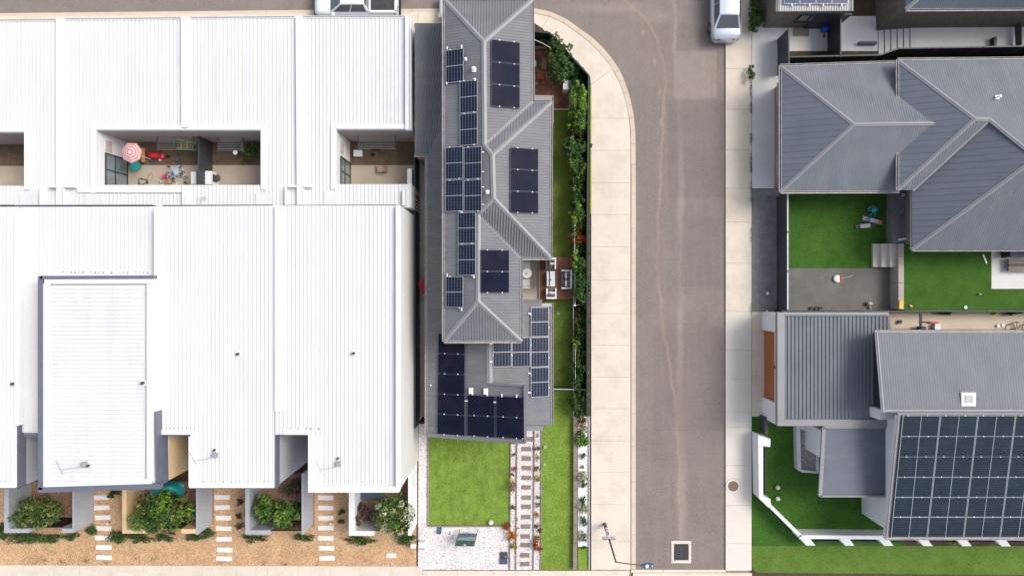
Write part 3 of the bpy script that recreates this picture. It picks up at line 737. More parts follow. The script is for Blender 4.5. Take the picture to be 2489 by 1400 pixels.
# east side
flat('pale_driveway', [rect(1828,60,1912,168), rect(1828,168,1912,458)], m_conc3, z=G+.004)
flat('mulch_strip', [rect(1828,459,1893,757)], m_mulch, z=G+.006)
flat('north_court_concrete', [rect(1912,40,2600,168)], m_conc3, z=G+.006)
TZE = .92      # the second lawn and its bed lie on a retained terrace
flat('east_turf', [rect(1893,455,2172,652)], m_lawn_r, z=G+.008)
flat('terrace_turf', [[(2197,560),(2760,560),(2760,755),(2197,755)]], m_lawn_r, z=TZE, th=1.0)
flat('aggregate_terrace', [rect(1893,652,2180,757)], m_greycon, z=G+.008)
flat('dark_side_bed', [[(2172,420),(2240,420),(2240,591),(2172,591)]], m_mulch, z=TZE+.012, th=1.0)
flat('pale_paving', [[(2410,590),(2700,590),(2700,702),(2410,702)]], m_conc3, z=TZE+.02)
flat('garage_apron', [rect(1828,812,1893,1012)], m_conc, z=G+.008)
flat('east_driveway', [rect(1828,758,2700,812)], m_conc2, z=G+.008)
flat('south_east_turf', [[(1828,1012),(2200,1012),(2200,1330),(1828,1330)]], m_lawn_r, z=G+.008)
flat('verge_turf', [[(1828,1326),(2700,1326),(2700,1398),(1840,1391),(1828,1380)]], m_lawn_v, z=G+.012)
for x0 in (1828, 1935, 2060, 2200, 2300, 2420): pass

# ================================================================= the middle house
E = 5.4
house = thing('house', 'long two-storey grey steel-roofed house carrying many solar panels on the corner block', 'house', P(1190,560,0))
def U(px, py, h=0.0): return P(px, py, E + h)
up = {
 'left': [U(1078,-2),U(1080,0),U(1176,102,.80),U(1178,353,.80),U(1197,377,.97),U(1200,483,.99),U(1163,521,.68),U(1162,733,.67),U(1079,830)],
 'top': [U(1080,0),U(1294,0),U(1176,102,.80)],
 'r1': [U(1176,102,.80),U(1294,0),U(1296,247),U(1178,353,.80)],
 'up2': [U(1178,353,.80),U(1296,247),U(1340,248),U(1197,377,.97)],
 'r2': [U(1197,377,.97),U(1340,248),U(1338,628),U(1200,483,.99)],
 'dn2': [U(1200,483,.99),U(1338,628),U(1266,628),U(1163,521,.68)],
 'r3': [U(1163,521,.68),U(1266,628),U(1267,830),U(1162,733,.67)],
 'bot': [U(1162,733,.67),U(1267,830),U(1079,830)]}
_p2 = plane3(U(1340,248),U(1338,628),U(1199,430,.98)); up['r2'][0] = on_plane(1197,377,_p2); up['r2'][3] = on_plane(1200,483,_p2)
sheet_roof(house, [up['left'][1:], up['r1'], up['r2'], up['r3']], m_roof, .15, .07, .017)
sheet_roof(house, [up['top'], up['bot'], up['up2'], up['dn2']], m_roof, .145, .075, .023)
caps(house, [(up['left'][2], up['left'][3]), (up['left'][4], up['left'][5]), (up['left'][6], up['left'][7])], m_roof_lt, .26)
caps(house, [(up['top'][0], up['top'][2]), (up['top'][1], up['top'][2]), (up['up2'][2], up['up2'][3]), (up['dn2'][1], up['dn2'][0]), (up['bot'][1], up['bot'][0]), (up['bot'][2], up['bot'][0]), (up['up2'][0], up['up2'][3]), (up['dn2'][0], up['dn2'][3])], m_roof_lt, .24)
for a, b in ((up['up2'][0], up['up2'][1]), (up['dn2'][2], up['dn2'][3])):
    MB().bar(Vector(a)+Vector((0,0,.012)), Vector(b)+Vector((0,0,.012)), .16, .025).build('valley_flashing', m_roof_lt, house)
gutters(house, [(U(1078,0),U(1078,830)), (U(1295,2),U(1297,247)), (U(1341,250),U(1339,629)), (U(1268,629),U(1268,830)), (U(1079,831),U(1267,831)), (U(1338,629),U(1266,629)), (U(1080,-2),U(1294,-2)), (U(1297,247),U(1340,247))], m_gutter)
mb = MB()
mb.slab([P(1083,4,E-.05),P(1289,4,E-.05),P(1289,250,E-.05),P(1333,254,E-.05),P(1332,622,E-.05),P(1261,622,E-.05),P(1261,823,E-.05),P(1083,823,E-.05)], z0=2.7)
mb.build('upper_wall', m_render, house)
mb = MB()
mb.slab([P(1014,66,2.68),P(1080,66,2.68),P(1290,10,2.68),P(1290,236,2.68),P(1335,240,2.68),P(1333,626,2.68),P(1262,626,2.68),P(1262,742,2.68),P(1335,742,2.68),P(1335,1024,2.68),P(1266,1024,2.68),P(1266,1048,2.68),P(1043,1048,2.68),P(1043,384,2.68),P(1014,384,2.68)], z0=-.05)
mb.build('lower_wall', m_brickwall, house)
# lower roof planes
PL = plane3(P(1037,400,2.75), P(1037,1056,2.75), P(1276,1072,4.55))
def onL(px, py, off=0): return on_plane(px, py, PL, off)
rx_ = onL(1190, 900)
PRt = plane3(Vector((rx_.x, 0, rx_.z)), Vector((rx_.x, 5, rx_.z)), Vector((X(1341,2.75), 0, 2.75)))
def onR(px, py, off=0): return on_plane(px, py, PRt, off)
low = [[onL(1037,378), onL(1078,300), onL(1104,300), onL(1104,790), onL(1190,790), onL(1190,932), onL(1275,936), onL(1276,1072), onL(1037,1056)]]
sheet_roof(house, low, m_roof, .125, .07, .022)
sheet_roof(house, [[onR(1250,737), onR(1341,737), onR(1342,1032), onR(1190,1032), onR(1190,790), onR(1250,790)]], m_roof_lt if False else m_roof, .125, .07, .022)
g0 = [P(1008,57,3.5), P(1085,57,3.5), P(1085,290,3.02), P(1040,378,2.75), P(1008,378,2.75)]
sheet_roof(house, [g0], m_roof, .15, .08, .028)
sheet_roof(house, [[P(1280,232,2.85), P(1341,233,2.75), P(1341,262,2.75), P(1280,262,2.85)]], m_roof_lt, .12, .06, .02)
caps(house, [(onL(1190,822), onL(1190,932))], m_roof_lt, .34)
MB().bar(onL(1190,933,.04), onL(1276,937,.04), .09, .14).build('barge_board', m_roof, house)
MB().bar(onL(1276,936,.02), onL(1277,1073,.02), .14, .26).build('barge_board', m_roof, house)
MB().bar(onL(1037,1056,.0), onL(1277,1073,.0), .22, .2).build('fascia', m_roof, house)
z = MB()
z.add([Vector((onL(1190,932).x, onL(1190,932).y-.05, 3.0)), Vector((onL(1273,936).x, onL(1190,932).y-.05, 3.0)), onL(1273,936,-.08), onL(1190,933,-.08)], [(0,1,2,3)])
z.add([Vector((onL(1273,936).x, onL(1190,932).y-.05, 0)), Vector((onL(1273,936).x, onL(1190,1060).y+.3, 0)), onL(1273,1058,-.08), onL(1273,938,-.08)], [(0,1,2,3)])
z.add([Vector((onL(1043,1050).x, onL(1190,1050).y, 0)), Vector((onL(1273,1050).x, onL(1190,1050).y, 0)), Vector((onL(1273,1050).x, onL(1190,1050).y, 4.3)), Vector((onL(1043,1050).x, onL(1190,1050).y, 2.7))], [(0,1,2,3)])
z.build('gable_wall', m_render, house)
gutters(house, [(onL(1036,380), onL(1036,1056)), (P(1342,737,2.75), P(1343,1032,2.75)), (P(1007,379,2.75), P(1040,379,2.75)), (P(1342,233,2.72), P(1342,300,2.72))], m_gutter)
MB().pbox(1268,728,1318,745,2.80,2.88).build('awning', m_roof, house)
MB().pbox(1276,1032,1320,1047,2.66,2.76).build('awning', m_roof_lt, house)
MB().pbox(1320,1020,1342,1034,2.60,2.70).build('eave_end', m_roof_lt, house)
MB().pbox(1270,737,1341,745,2.80,2.95).build('barge_board', m_gutter, house)
for y_ in (1.0, 5.5): window(house, X(1335,2.68), y_, 1.0, 1.6, 1.2, '+x')
window(house, -2.6, Y(1050,2.75)-.005 if False else onL(1190,1050).y, .1+G, 2.8, 2.2, '-y', mull=2)
window(house, .5, Y(1024,2.68), .6, 1.2, 1.6, '-y')
for y_ in (12.0, 8.0): window(house, X(1289,E-.05), y_+1, 3.4, 1.6, 1.3, '+x')
for y_ in (4.0, -1.0 + 3.4): window(house, X(1332,E-.05), y_, 3.4, 1.5, 1.3, '+x')
window(house, -1.8, Y(823,E-.05), 4.0, 1.8, .9, '-y')
for y_ in (6, 2, -3): window(house, X(1043,2.68), y_, 1.2, 1.4, .9, '-x')
# module arrays
Pleft = plane3(U(1078,0), U(1078,830), U(1178,300,.80)); Pr1 = plane3(U(1296,0), U(1296,247), U(1178,300,.80))
Pr2 = plane3(U(1339,250), U(1338,628), U(1198,430,.98)); Pr3 = plane3(U(1267,628), U(1267,830), U(1162,700,.67))
two = [(-.75,-1),(.55,-1)]
for r_ in [(1083,120,1127,201),(1117,196,1161,275),(1117,275.5,1161,354),(1082,357,1126,436),(1127,357,1171,436),(1082,437,1126,514.5),(1127,437,1171,514.5),(1112.5,516,1156.5,592.5),(1112.5,593,1156.5,670),(1083,671.5,1126,748)]:
    solar(house, Pleft, r_, 'silver', clamps=[(-.5,1),(.6,-1)])
for i in range(3): solar(house, Pr1, (1194.5, 100+54*i, 1264, 153.5+54*i), 'black', clamps=[(-.45,1),(.58,1),(-.45,-1),(.58,-1)] if i == 2 else [(-.45,1),(.58,1)])
for i in range(3): solar(house, Pr2, (1240.5, 360.5+52.7*i, 1309, 412.7+52.7*i), 'black', clamps=[(-.5,1),(.55,1)] if i < 2 else [(-.5,1),(.55,1),(-.5,-1),(.55,-1)])
for i in range(2): solar(house, Pr3, (1168.5, 607.5+52.3*i, 1238, 659.3+52.3*i), 'black', clamps=[(-.55,1),(.5,1),(-.55,-1),(.5,-1)] if i else [(-.55,1),(.5,1)])
for i in range(3): solar(house, PRt, (1290, 746+73*i, 1334.5, 818.5+73.3*i), 'silver', clamps=[(-1,.5),(1,-.4)])
for j in range(2): solar(house, PRt, (1197.5+46.5*j, 819.5, 1243.5+46.2*j, 892), 'silver', clamps=[(-1,-.2),(1,-.2)])
c5 = (-.5,-1),(.5,-1)
for i in range(5): solar(house, PL, (1065-.5*i, 811.5+49*i, 1129.5, 860+49.2*i), 'black', clamps=[(-.5,-1),(.5,-1)])
for i in range(2): solar(house, PL, (1136, 961+50*i, 1202.5, 1010.5+50*i), 'black', clamps=[(-.5,-1),(.5,-1)])
for i in range(2): solar(house, PL, (1206, 964+50.5*i, 1272.5, 1014+50.5*i), 'black', clamps=[(-.5,-1),(.5,-1),(.96,-1)] if i else [(-.5,-1),(.5,-1)])
for a in ((1122,110,1122,119),(1087,114,1087,121),(1086,200,1086,206),(1155,192,1155,198)): tail(house, Pleft, *a)
for a in ((1151,192,1157,192),(1172,370,1176,370),(1172,418,1176,418),(1172,455,1176,455),(1172,497,1176,497),(1120,514,1124,516),(1087,665,1087,672),(1122,748,1122,756),(1152,668,1152,676)): tail(house, Pleft, *a)
for a in ((1190,879,1197,879),(1190,836,1197,836),(1283,907,1290,907),(1283,954,1290,954),(1284,762,1290,762)): tail(house, PRt, *a)
for a in ((1130,974,1137,974),(1200,977,1206,977),(1220,957,1220,965),(1256,958,1256,966)): tail(house, PL, *a)
for a, b in ((1145,948),(1181,949)):
    p_ = onL(a, b, .10); mb = MB(); mb.box(p_.x-.12, p_.x+.12, p_.y-.20, p_.y+.12, p_.z-.06, p_.z+.03); mb.box(p_.x+.04, p_.x+.11, p_.y-.36, p_.y-.20, p_.z-.06, p_.z+.0)
    mb.build('junction_box', m_clamp, house)
def cowl(parent, p, s=1.0, mat=None):
    mb = MB(); mb.box(p.x-.12*s, p.x+.12*s, p.y-.12*s, p.y+.12*s, p.z-.06, p.z+.015)
    mb.cyl(p.x, p.y, .045*s, p.z, p.z+.28*s, 10); mb.cyl(p.x, p.y, .10*s, p.z+.28*s, p.z+.33*s, 10, r2=.03)
    return mb.build('vent', mat or m_pvc, parent)
cowl(house, on_plane(1152,170,Pleft,.05)); cowl(house, on_plane(1132,145,Pleft,.05), .6); cowl(house, on_plane(1185,467,Pleft,.05), .8)
cowl(house, on_plane(1047,936,PL,.04), .35)

# ================================================================= white townhouses
hb, hf = 3.1, 6.3
PK = [0]
def parapet(parent, a, b, wd, ht, mat=m_white, z0=None, name='parapet'):
    PK[0] += 1; ht += .003*(PK[0] % 9); wd += .002*(PK[0] % 5); a, b = Vector(a), Vector(b); mb = MB(); mb.bar(a+Vector((0,0,ht/2-.1)), b+Vector((0,0,ht/2-.1)), wd, ht+.2); return mb.build(name, mat, parent)
def Bk(px, py): return P(px, py, hb)
def Ft(px, py, h=hf): return P(px, py, h)
units = []
names = [('townhouse','white-roofed townhouse at the west edge with a grey side wall','townhouse'),
         ('townhouse','white townhouse with a raised flat roof outlined by a slate-blue band','townhouse'),
         ('townhouse','white townhouse beside the tan-walled recess, with an aerial on its roof','townhouse'),
         ('townhouse','end white townhouse with a pale panelled side wall facing the passage','townhouse')]
for (n_, l_, c_), px in zip(names, (-60, 270, 580, 860)):
    units.append(thing(n_, l_, c_, P(px, 600, 0), 'row of white townhouses'))
u1, u2, u3, u4 = units
BR = {u1: [(-170,54),(140,51),(140,505),(-170,505),(-170,452),(62,452),(62,323),(-170,323)],
      u2: [(142,50),(445,46),(445,318),(235,318),(235,450),(445,450),(445,505),(142,505)],
      u3: [(445,46),(722,44),(722,505),(445,505),(445,450),(636,450),(636,318),(445,318)],
      u4: [(722,44),(1000,42),(1000,316),(818,316),(818,448),(1000,448),(1000,505),(722,505)]}
for u_, pts in BR.items():
    q = [Bk(a, b) for a, b in pts]
    sheet_roof(u_, [q], m_white_roof, .21, .075, .038, th=.1, d=(0,1,0))
    MB().slab([v - Vector((0,0,.101)) for v in q], z0=-.05).build('rear_wall', m_white, u_)
for u_, a, b, c, d in ((u2,150,50,150,500),(u3,452,46,453,312),(u3,454,453,455,500),(u4,729,43,732,500),(u4,991,42,991,318)):
    parapet(u_, Bk(a,b), Bk(c,d), .33 if a != 991 else .2, .22, m_white)
# framed openings round the courtyards
for u_, L_ in ((u2, [((222,311),(445,311)),((229,311),(229,470)),((192,463),(445,463))]), (u3, [((445,311),(644,311)),((641,311),(641,462))]),
               (u4, [((806,309),(996,309)),((811,309),(811,460))]), (u1, [((-160,316),(70,316)),((68,316),(68,462))])):
    for a, b in L_: parapet(u_, Bk(*a), Bk(*b), .26, .10)
for u_, a, b, c, d in ((u2,152,452,180,456),(u3,700,451,722,455),(u4,737,451,756,455),(u1,116,452,136,456)):
    MB().pbox(a, b, c, d, hb, hb+.35).build('upstand', m_white, u_)
for u_, a, b, c, d in ((u2,152,456,156,500),(u4,735,456,739,500),(u3,692,452,696,500),(u3,449,468,455,500),(u4,978,462,984,500),(u1,96,452,100,500)):
    MB().pbox(a, b, c, d, hb, hb+.28).build('upstand', m_white, u_)
for u_, a, b, c, d in ((u1,48,470,92,500),(u2,208,470,250,500),(u3,622,470,662,500),(u4,788,466,834,500)):
    MB().pbox(a, b, c, d, hb+.03, hb+.07).build('flashing_sheet', m_white_roof, u_)
# north gutters and navy line where the high roofs start
for u_, a, b, ya, yb in ((u1,-170,138,54,51),(u2,158,440,49,47),(u3,462,716,46,44),(u4,736,985,44,43)):
    gutters(u_, [(Bk(a,ya-1), Bk(b,yb-1))], m_white)
for u_, a, b in ((u1,-170,40),(u2,44,375),(u3,400,665),(u4,695,965)):
    MB().bar(P(a,501,5.6), P(b,500,5.6), .05, .5).build('eave_flashing', m_navy, u_)
# high front blocks
def block(u_, pts, h, wallm, roofdir, pitch=.21, th=.12, fascia=None, fh=.6):
    q = [P(a, b, h) for a, b in pts]
    sheet_roof(u_, [q], m_white_roof, pitch, .075, .035, th=th, d=roofdir)
    MB().slab([v - Vector((0,0,th+.001)) for v in q], z0=-.05).build('front_wall', wallm, u_)
    if fascia:
        for a, b in fascia:
            A, B = P(*a, h), P(*b, h)
            MB().bar(A + Vector((.02,0,-fh/2+.02)), B + Vector((.02,0,-fh/2+.02)), .05, fh).build('fascia', m_navy, u_)
block(u1, [(-200,507),(42,504),(42,1185),(-200,1188)], 6.3, m_grey_wall, (0,1,0), fascia=[((42,1035),(42,1186)),((-200,1188),(44,1186))])
parapet(u1, P(47,508,6.25), P(47,1032,6.25), .24, .16)
block(u2, [(42,503),(377,502),(377,690),(110,690),(110,1050),(57,1050),(42,1050)], 6.0, m_grey_wall, (0,1,0))
# the raised roof box of the second unit
q = [P(97,672,6.9), P(378,671,6.9), P(378,1184,6.9), P(97,1193,6.9)]
sheet_roof(u2, [[P(124,694,6.86),P(352,693,6.86),P(352,1165,6.86),P(124,1170,6.86)]], m_white_roof, .21, .06, .03, th=.1, d=(1,0,0))
MB().slab([v - Vector((0,0,.16)) for v in q], z0=5.6).build('roof_box', m_white, u2)
MB().slab([v - Vector((0,0,1.30)) for v in q], z0=-.05).build('front_wall', m_tan_wall, u2)
for a, b in ((q[0], q[1]), (q[1]+Vector((0,0,0)), q[2]), (q[2], q[3]), (q[3], q[0])):
    pass
MB().bar(q[0]+Vector((.1,-.05,-.02)), q[1]+Vector((0,-.05,-.02)), .16, .3).build('roof_trim', m_navy, u2)
MB().bar(q[0]+Vector((.1,.02,-.02)), q[3]+Vector((.1,.1,-.02)), .22, .3).build('roof_trim', m_navy, u2)
MB().bar(q[3]+Vector((0,.08,-.02)), q[2]+Vector((.3,.08,-.02)), .26, .3).build('roof_trim', m_navy, u2)
MB().bar(P(376,1000,6.86)+Vector((.03,0,-.55)), q[2]+Vector((.03,0,-.6)), .07, 1.15).build('fascia', m_navy, u2)
for a, b in ((P(110,683,6.88),P(376,682,6.88)),(P(111,690,6.88),P(111,1183,6.88)),(P(111,1178,6.88),P(370,1170,6.88)),(P(366,690,6.88),P(366,1168,6.88))):
    PK[0] += 1; MB().bar(a, b, .46 if a.x < -24 and b.x < -24 else .3, .12+.006*(PK[0]%7)).build('flat_border', m_white, u2)
block(u3, [(377,502),(668,500),(668,1185),(460,1185),(460,1056),(377,1056)], 6.3, m_grey_wall, (0,1,0), fascia=[((668,1000),(668,1186)),((460,1186),(670,1186)),((378,1057),(462,1057)),((460,1057),(460,1186))])
block(u4, [(668,500),(972,500),(972,1190),(750,1190),(750,1056),(668,1056)], 6.3, m_cream_wall, (0,1,0), fascia=[((690,1057),(750,1057))], fh=.35)
parapet(u3, P(387,506,6.3), P(387,992,6.3), .38, .14); parapet(u4, P(679,504,6.3), P(679,998,6.3), .38, .14)
parapet(u4, P(969,502,6.3), P(969,1188,6.3), .2, .25); parapet(u4, P(752,1186,6.3), P(972,1186,6.3), .3, .22); parapet(u4, P(765,1062,6.3), P(765,1182,6.3), .62, .05)
parapet(u3, P(462,1178,6.3), P(664,1178,6.3), .26, .06); parapet(u3, P(470,1060,6.3), P(470,1182,6.3), .42, .05); parapet(u1, P(-170,1178,6.3), P(38,1178,6.3), .26, .06)
parapet(u3, P(380,1049,6.3), P(462,1049,6.3), .25, .06); parapet(u4, P(690,1049,6.3), P(750,1049,6.3), .25, .06)
for k in (640, 760, 880, 1010):      # joints between the end wall's panels
    a = P(972, k, 6.1); MB().box(a.x, a.x+.012, a.y-.012, a.y+.012, .1, 6.0).build('panel_joint', m_grey_wall, u4)
# narrow lower roof between the first two units
MB().slab([P(57,680,5.6),P(96,680,5.6),P(96,1055,5.6),P(57,1055,5.6)], .1).build('gutter_roof', m_white_roof, u2) if False else None
MB().pbox(57,684,92,1052,6.01,6.06).build('side_sheet', m_cream_wall, u2)
for i in range(6): MB().pbox(59+3.2*i,686,60.2+3.2*i,1050,6.06,6.085).build('sheet_rib', m_white_roof, u2)
MB().pbox(57,1052,97,1062,5.85,6.1).build('fascia', m_navy, u2)
def rib_ends(u_, x0, x1, y, h, m=m_gal):     # flat squares painting in shade and dirt at the sheet ends
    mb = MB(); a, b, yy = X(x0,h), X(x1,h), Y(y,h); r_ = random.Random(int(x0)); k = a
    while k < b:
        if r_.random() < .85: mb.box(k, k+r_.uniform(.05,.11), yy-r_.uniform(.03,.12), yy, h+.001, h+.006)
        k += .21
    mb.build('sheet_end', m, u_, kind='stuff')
m_endd = M('sheet_end_shade_dirt', (.30,.29,.30), .8, .2, 8)
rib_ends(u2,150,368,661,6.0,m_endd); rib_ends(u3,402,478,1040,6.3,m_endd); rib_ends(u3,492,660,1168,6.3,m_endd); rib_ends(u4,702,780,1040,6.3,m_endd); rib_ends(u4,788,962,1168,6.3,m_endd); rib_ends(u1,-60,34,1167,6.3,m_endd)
for u_, a, b, y_ in ((u2,165,430,302),(u3,465,660,300),(u4,740,985,298)): rib_ends(u_, a, b, y_, hb, m_clamp)
def roof_vent(u_, px, py, h):
    p = P(px, py, h); mb = MB(); mb.box(p.x-.13,p.x+.13,p.y-.13,p.y+.13,h,h+.04,1); mb.cyl(p.x,p.y,.075,h+.04,h+.22,10); return mb.build('vent', [m_iron, m_white], u_)
roof_vent(u1,35,932,6.32); roof_vent(u2,350,930,6.9); roof_vent(u3,580,860,6.32); roof_vent(u4,861,858,6.32)
def aerial(u_, px, py, h):
    p = P(px, py, h); mb = MB(); mb.tube([p, p+Vector((0,0,.7))], .022, 6)
    top = p+Vector((0,0,.68)); mb.tube([top, top+Vector((-.75,-.12,.02))], .016, 5)
    e = top+Vector((-.75,-.12,.02)); mb.tube([e+Vector((-.25,.45,0)), e+Vector((.08,-.2,0))], .02, 5)
    for k in range(7): c = e+Vector((-.25,.45,0))*(1-k/6.)+Vector((.08,-.2,0))*(k/6.); mb.bar(c+Vector((-.07,-.04,0)), c+Vector((.07,.04,0)), .012, .012)
    mb.box(p.x-.13, p.x+.13, p.y-.10, p.y+.14, h+.0, h+.16)
    return mb.build('aerial', m_alu, u_)
aerial(u2,207,1128,6.9); aerial(u3,524,1106,6.35); aerial(u4,824,1127,6.35)
for u_, px, py in ((u2,216,1131),(u3,522,1093),(u4,822,1113)):
    p = P(px, py, 6.9 if u_ is u2 else 6.35); MB().cyl(p.x,p.y,.06,p.z,p.z+.15,10).build('vent', m_iron, u_)
def tee(u_, px, py):
    p = P(px, py, hb); mb = MB(); mb.tube([p, p+Vector((0,0,.5))], .03, 6); mb.tube([p+Vector((-.25,.05,.5)), p+Vector((.25,.05,.5))], .03, 6); mb.tube([p+Vector((0,.05,.5)), p+Vector((-.25,-.25,.2))], .02, 6); mb.build('aerial', m_white, u_)
tee(u3,503,482)
# windows and details inside courtyards
def court_window(u_, xw, y0, y1, z0, z1):
    fr = MB(); t = .07
    fr.box(xw+.002, xw+.06, y0, y1, z0, z0+t); fr.box(xw+.002, xw+.06, y0, y1, z1-t, z1)
    fr.box(xw+.002, xw+.06, y0, y0+t, z0+t, z1-t); fr.box(xw+.002, xw+.06, y1-t, y1, z0+t, z1-t); ym = y0+(y1-y0)*.5; fr.box(xw+.002, xw+.05, ym-.03, ym+.03, z0+t, z1-t)
    fr.box(xw+.002, xw+.05, y0+t, y1-t, z0+(z1-z0)*.55, z0+(z1-z0)*.58)
    o = fr.build('sliding_door', m_frame, u_)
    g = MB(); g.box(xw+.003, xw+.02, y0+t, ym-.03, z0+t, z1-t); g.build('pane', m_glass2, o)
    g = MB(); g.box(xw+.003, xw+.02, ym+.03, y1-t, z0+t, z1-t); g.build('pane', m_glass2, o)
xw = X(235, hb); court_window(u2, xw, Y(449,hb)+.05, Y(449,hb)+1.95, G, 2.25+G)
xw4 = X(818, hb); court_window(u4, xw4, Y(447,hb)+.05, Y(447,hb)+1.7, G, 2.25+G)
for u_, x_, yy in ((u2, xw, Y(357,2.0)), (u4, xw4, Y(360,2.0))):
    mb = MB(); mb.box(x_+.002, x_+.03, yy-.3, yy+.3, 1.7, 2.3)
    for k in range(5): mb.box(x_+.03, x_+.05, yy-.26, yy+.26, 1.76+.1*k, 1.80+.1*k)
    mb.build('wall_vent', m_capstone, u_)
# grey-brown sheets over the north courtyard walls
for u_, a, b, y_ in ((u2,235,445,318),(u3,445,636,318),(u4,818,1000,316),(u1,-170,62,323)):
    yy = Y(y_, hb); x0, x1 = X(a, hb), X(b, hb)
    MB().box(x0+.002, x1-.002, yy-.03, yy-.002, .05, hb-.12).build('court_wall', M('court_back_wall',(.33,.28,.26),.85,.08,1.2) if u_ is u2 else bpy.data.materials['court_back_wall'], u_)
# courtyard floors
flat('court_dirt', [rect(290,330,1020,403), rect(-200,330,90,405)], m_dirt, z=G+.004)
flat('court_concrete', [rect(290,402,1020,470), rect(-200,404,90,470)], m_conc4, z=G+.010)
fence('court_fence', 'dark steel fence dividing the two joined courtyards of the white townhouses', [(483,322),(482,455)], 1.8, m_fence)

# front yard walls of the townhouses
def yard(label, segs, mat, gate, h=1.85, grp='walled front yards'):
    s0 = segs[0]; t = thing('yard_wall', label, 'wall', P(s0[0], s0[1], 0), grp)
    for a, b, c, d in segs: MB().pbox(a, b, c, d, -.05, G+h).build('wall', mat, t)
    if gate:
        x0, x1 = X(gate[0], G+h), X(gate[1], G+h); y_ = Y((gate[2]), G+h)
        mb = MB(); k = x0+.06
        while k < x1-.05: mb.box(k, k+.05, y_-.02, y_+.02, G+.08, G+h-.1); k += .11
        mb.box(x0+.02, x1-.02, y_-.025, y_+.025, G+h-.16, G+h-.08); mb.box(x0+.02, x1-.02, y_-.025, y_+.025, G+.1, G+.18)
        mb.build('gate', m_black, t)
    return t
yard('grey rendered yard wall with black gate around the olive-leaved tree', [(10,1170,21,1284),(10,1284,70,1294.5),(150,1284,179,1294.5),(176,1170,179.5,1284)], m_grey_wall, (70,150,1282))
yd2 = yard('tan rendered yard wall with black gate around the spiky tree and teal cover', [(297,1170,307.5,1285),(297,1285,352,1296)], m_tan_wall, (352,441,1284))
MB().pbox(441,1285,476,1296,-.05,G+1.85).build('wall', m_tan_wall, yd2); MB().pbox(476.5,1170,480.5,1299,-.05,G+1.85).build('wall', m_grey_wall, yd2)
yard('grey rendered yard wall around the leafy yellow-green bush', [(596,1170,606.5,1288),(596,1288,656,1298.5),(733,1150,737.5,1299)], m_grey_wall, (656,733,1290))
yard('white rendered yard wall around the cream-flowering tree', [(848,1170,862,1290),(848,1290,909,1301)], m_white, (909,992,1290))
w4 = bpy.data.objects['yard_wall.003']
MB().pbox(992,1135,1000,1301,-.05,G+2.1).build('wall', m_white, w4)
flat('yard_floor', [[(12,1170),(228,1170),(228,1275),(12,1275)], [(310,1170),(520,1170),(520,1275),(310,1275)], [(612,1150),(765,1150),(765,1280),(612,1280)], [(868,1170),(1008,1170),(1008,1280),(868,1280)]], m_redgravel, z=G+.008)

# ================================================================= east houses
# hipped single-storey house
he = thing('house', 'wide grey hip-roofed house above the two dark green lawns', 'house', P(2250,380,0))
e1, e2 = 2.7, 3.5
A = lambda x, y, h: P(x, y, h)
PW = plane3(A(1897,160,e1),A(2186,152,e1),A(2075,303,4.15)); PS = plane3(A(1897,467,e1),A(2186,466,e1),A(2075,303,4.15)); PU = plane3(A(2182,146,e2),A(2760,141,e2),A(2520,384,5.75)); PT = plane3(A(2216,462,3.1),A(2216,607,3.1),A(2520,384,5.75))
k1, k2, k3 = on_plane(2370,290,PU), on_plane(2405,291,PU), on_plane(2520,384,PU)
hl = [A(1897,162,e1),A(1897,467,e1),A(2075,303,4.15)]
ht_ = [A(1897,160,e1),A(2186,152,e1),on_plane(2186,230,PW),A(2283,300,4.15),A(2075,303,4.15)]
hbm = [A(1897,467,e1),A(2075,303,4.15),A(2283,300,4.15),on_plane(2186,388,PS),A(2186,466,e1)]
ul = [A(2182,147,e2),A(2182,462,e2),k1]
us = [k1,k2,A(2218,462,3.5),A(2182,462,e2)]
ut = [A(2182,146,e2),A(2760,141,e2),A(2760,384,5.75),A(2520,384,5.75),k2,k1]
tl = [A(2216,462,3.1),on_plane(2405,293,PT),A(2520,384,5.75),A(2217,607,3.1)]
tb = [A(2217,607,3.1),A(2520,384,5.75),A(2760,384,5.75),A(2760,607,3.1)]
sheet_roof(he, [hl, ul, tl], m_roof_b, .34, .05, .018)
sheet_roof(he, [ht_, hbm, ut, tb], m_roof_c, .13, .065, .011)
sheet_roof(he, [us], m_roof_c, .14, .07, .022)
caps(he, [(hl[0],hl[2]),(hl[1],hl[2]),(hl[2],ht_[3]),(ul[0],ul[2]),(ul[1],ul[2]),(ul[2],us[1]),(us[1],us[2]),(us[1],ut[3]),(tl[3],ut[3])], m_roof_lt, .22, lift=.02, ht=.03)
caps(he, [(ht_[2],ht_[3]),(hbm[3],hbm[2])], m_roof_lt, .12, 'valley_flashing', .01, .02)
gutters(he, [(A(1896,160,e1),A(1896,468,e1)),(A(1896,160,e1),A(2186,151,e1)),(A(1896,468,e1),A(2186,467,e1)),(A(2181,146,e2),A(2181,463,e2)),(A(2182,145,e2),A(2760,140,e2)),(A(2216,462,3.0),A(2216,608,3.0)),(A(2217,608,3.0),A(2760,608,3.0))], m_gutter)
MB().slab([A(1921,184,2.62),A(2300,178,2.62),A(2300,444,2.62),A(1921,444,2.62)], z0=-.05).build('wall', m_brickwall, he)
MB().slab([A(2184,160,3.38),A(2760,154,3.38),A(2760,425,3.38),A(2184,425,3.38)], z0=-.05).build('wall', m_brickwall, he)
MB().slab([A(2250,440,2.98),A(2760,440,2.98),A(2760,588,2.98),A(2250,588,2.98)], z0=-.05).build('wall', m_brickwall, he)
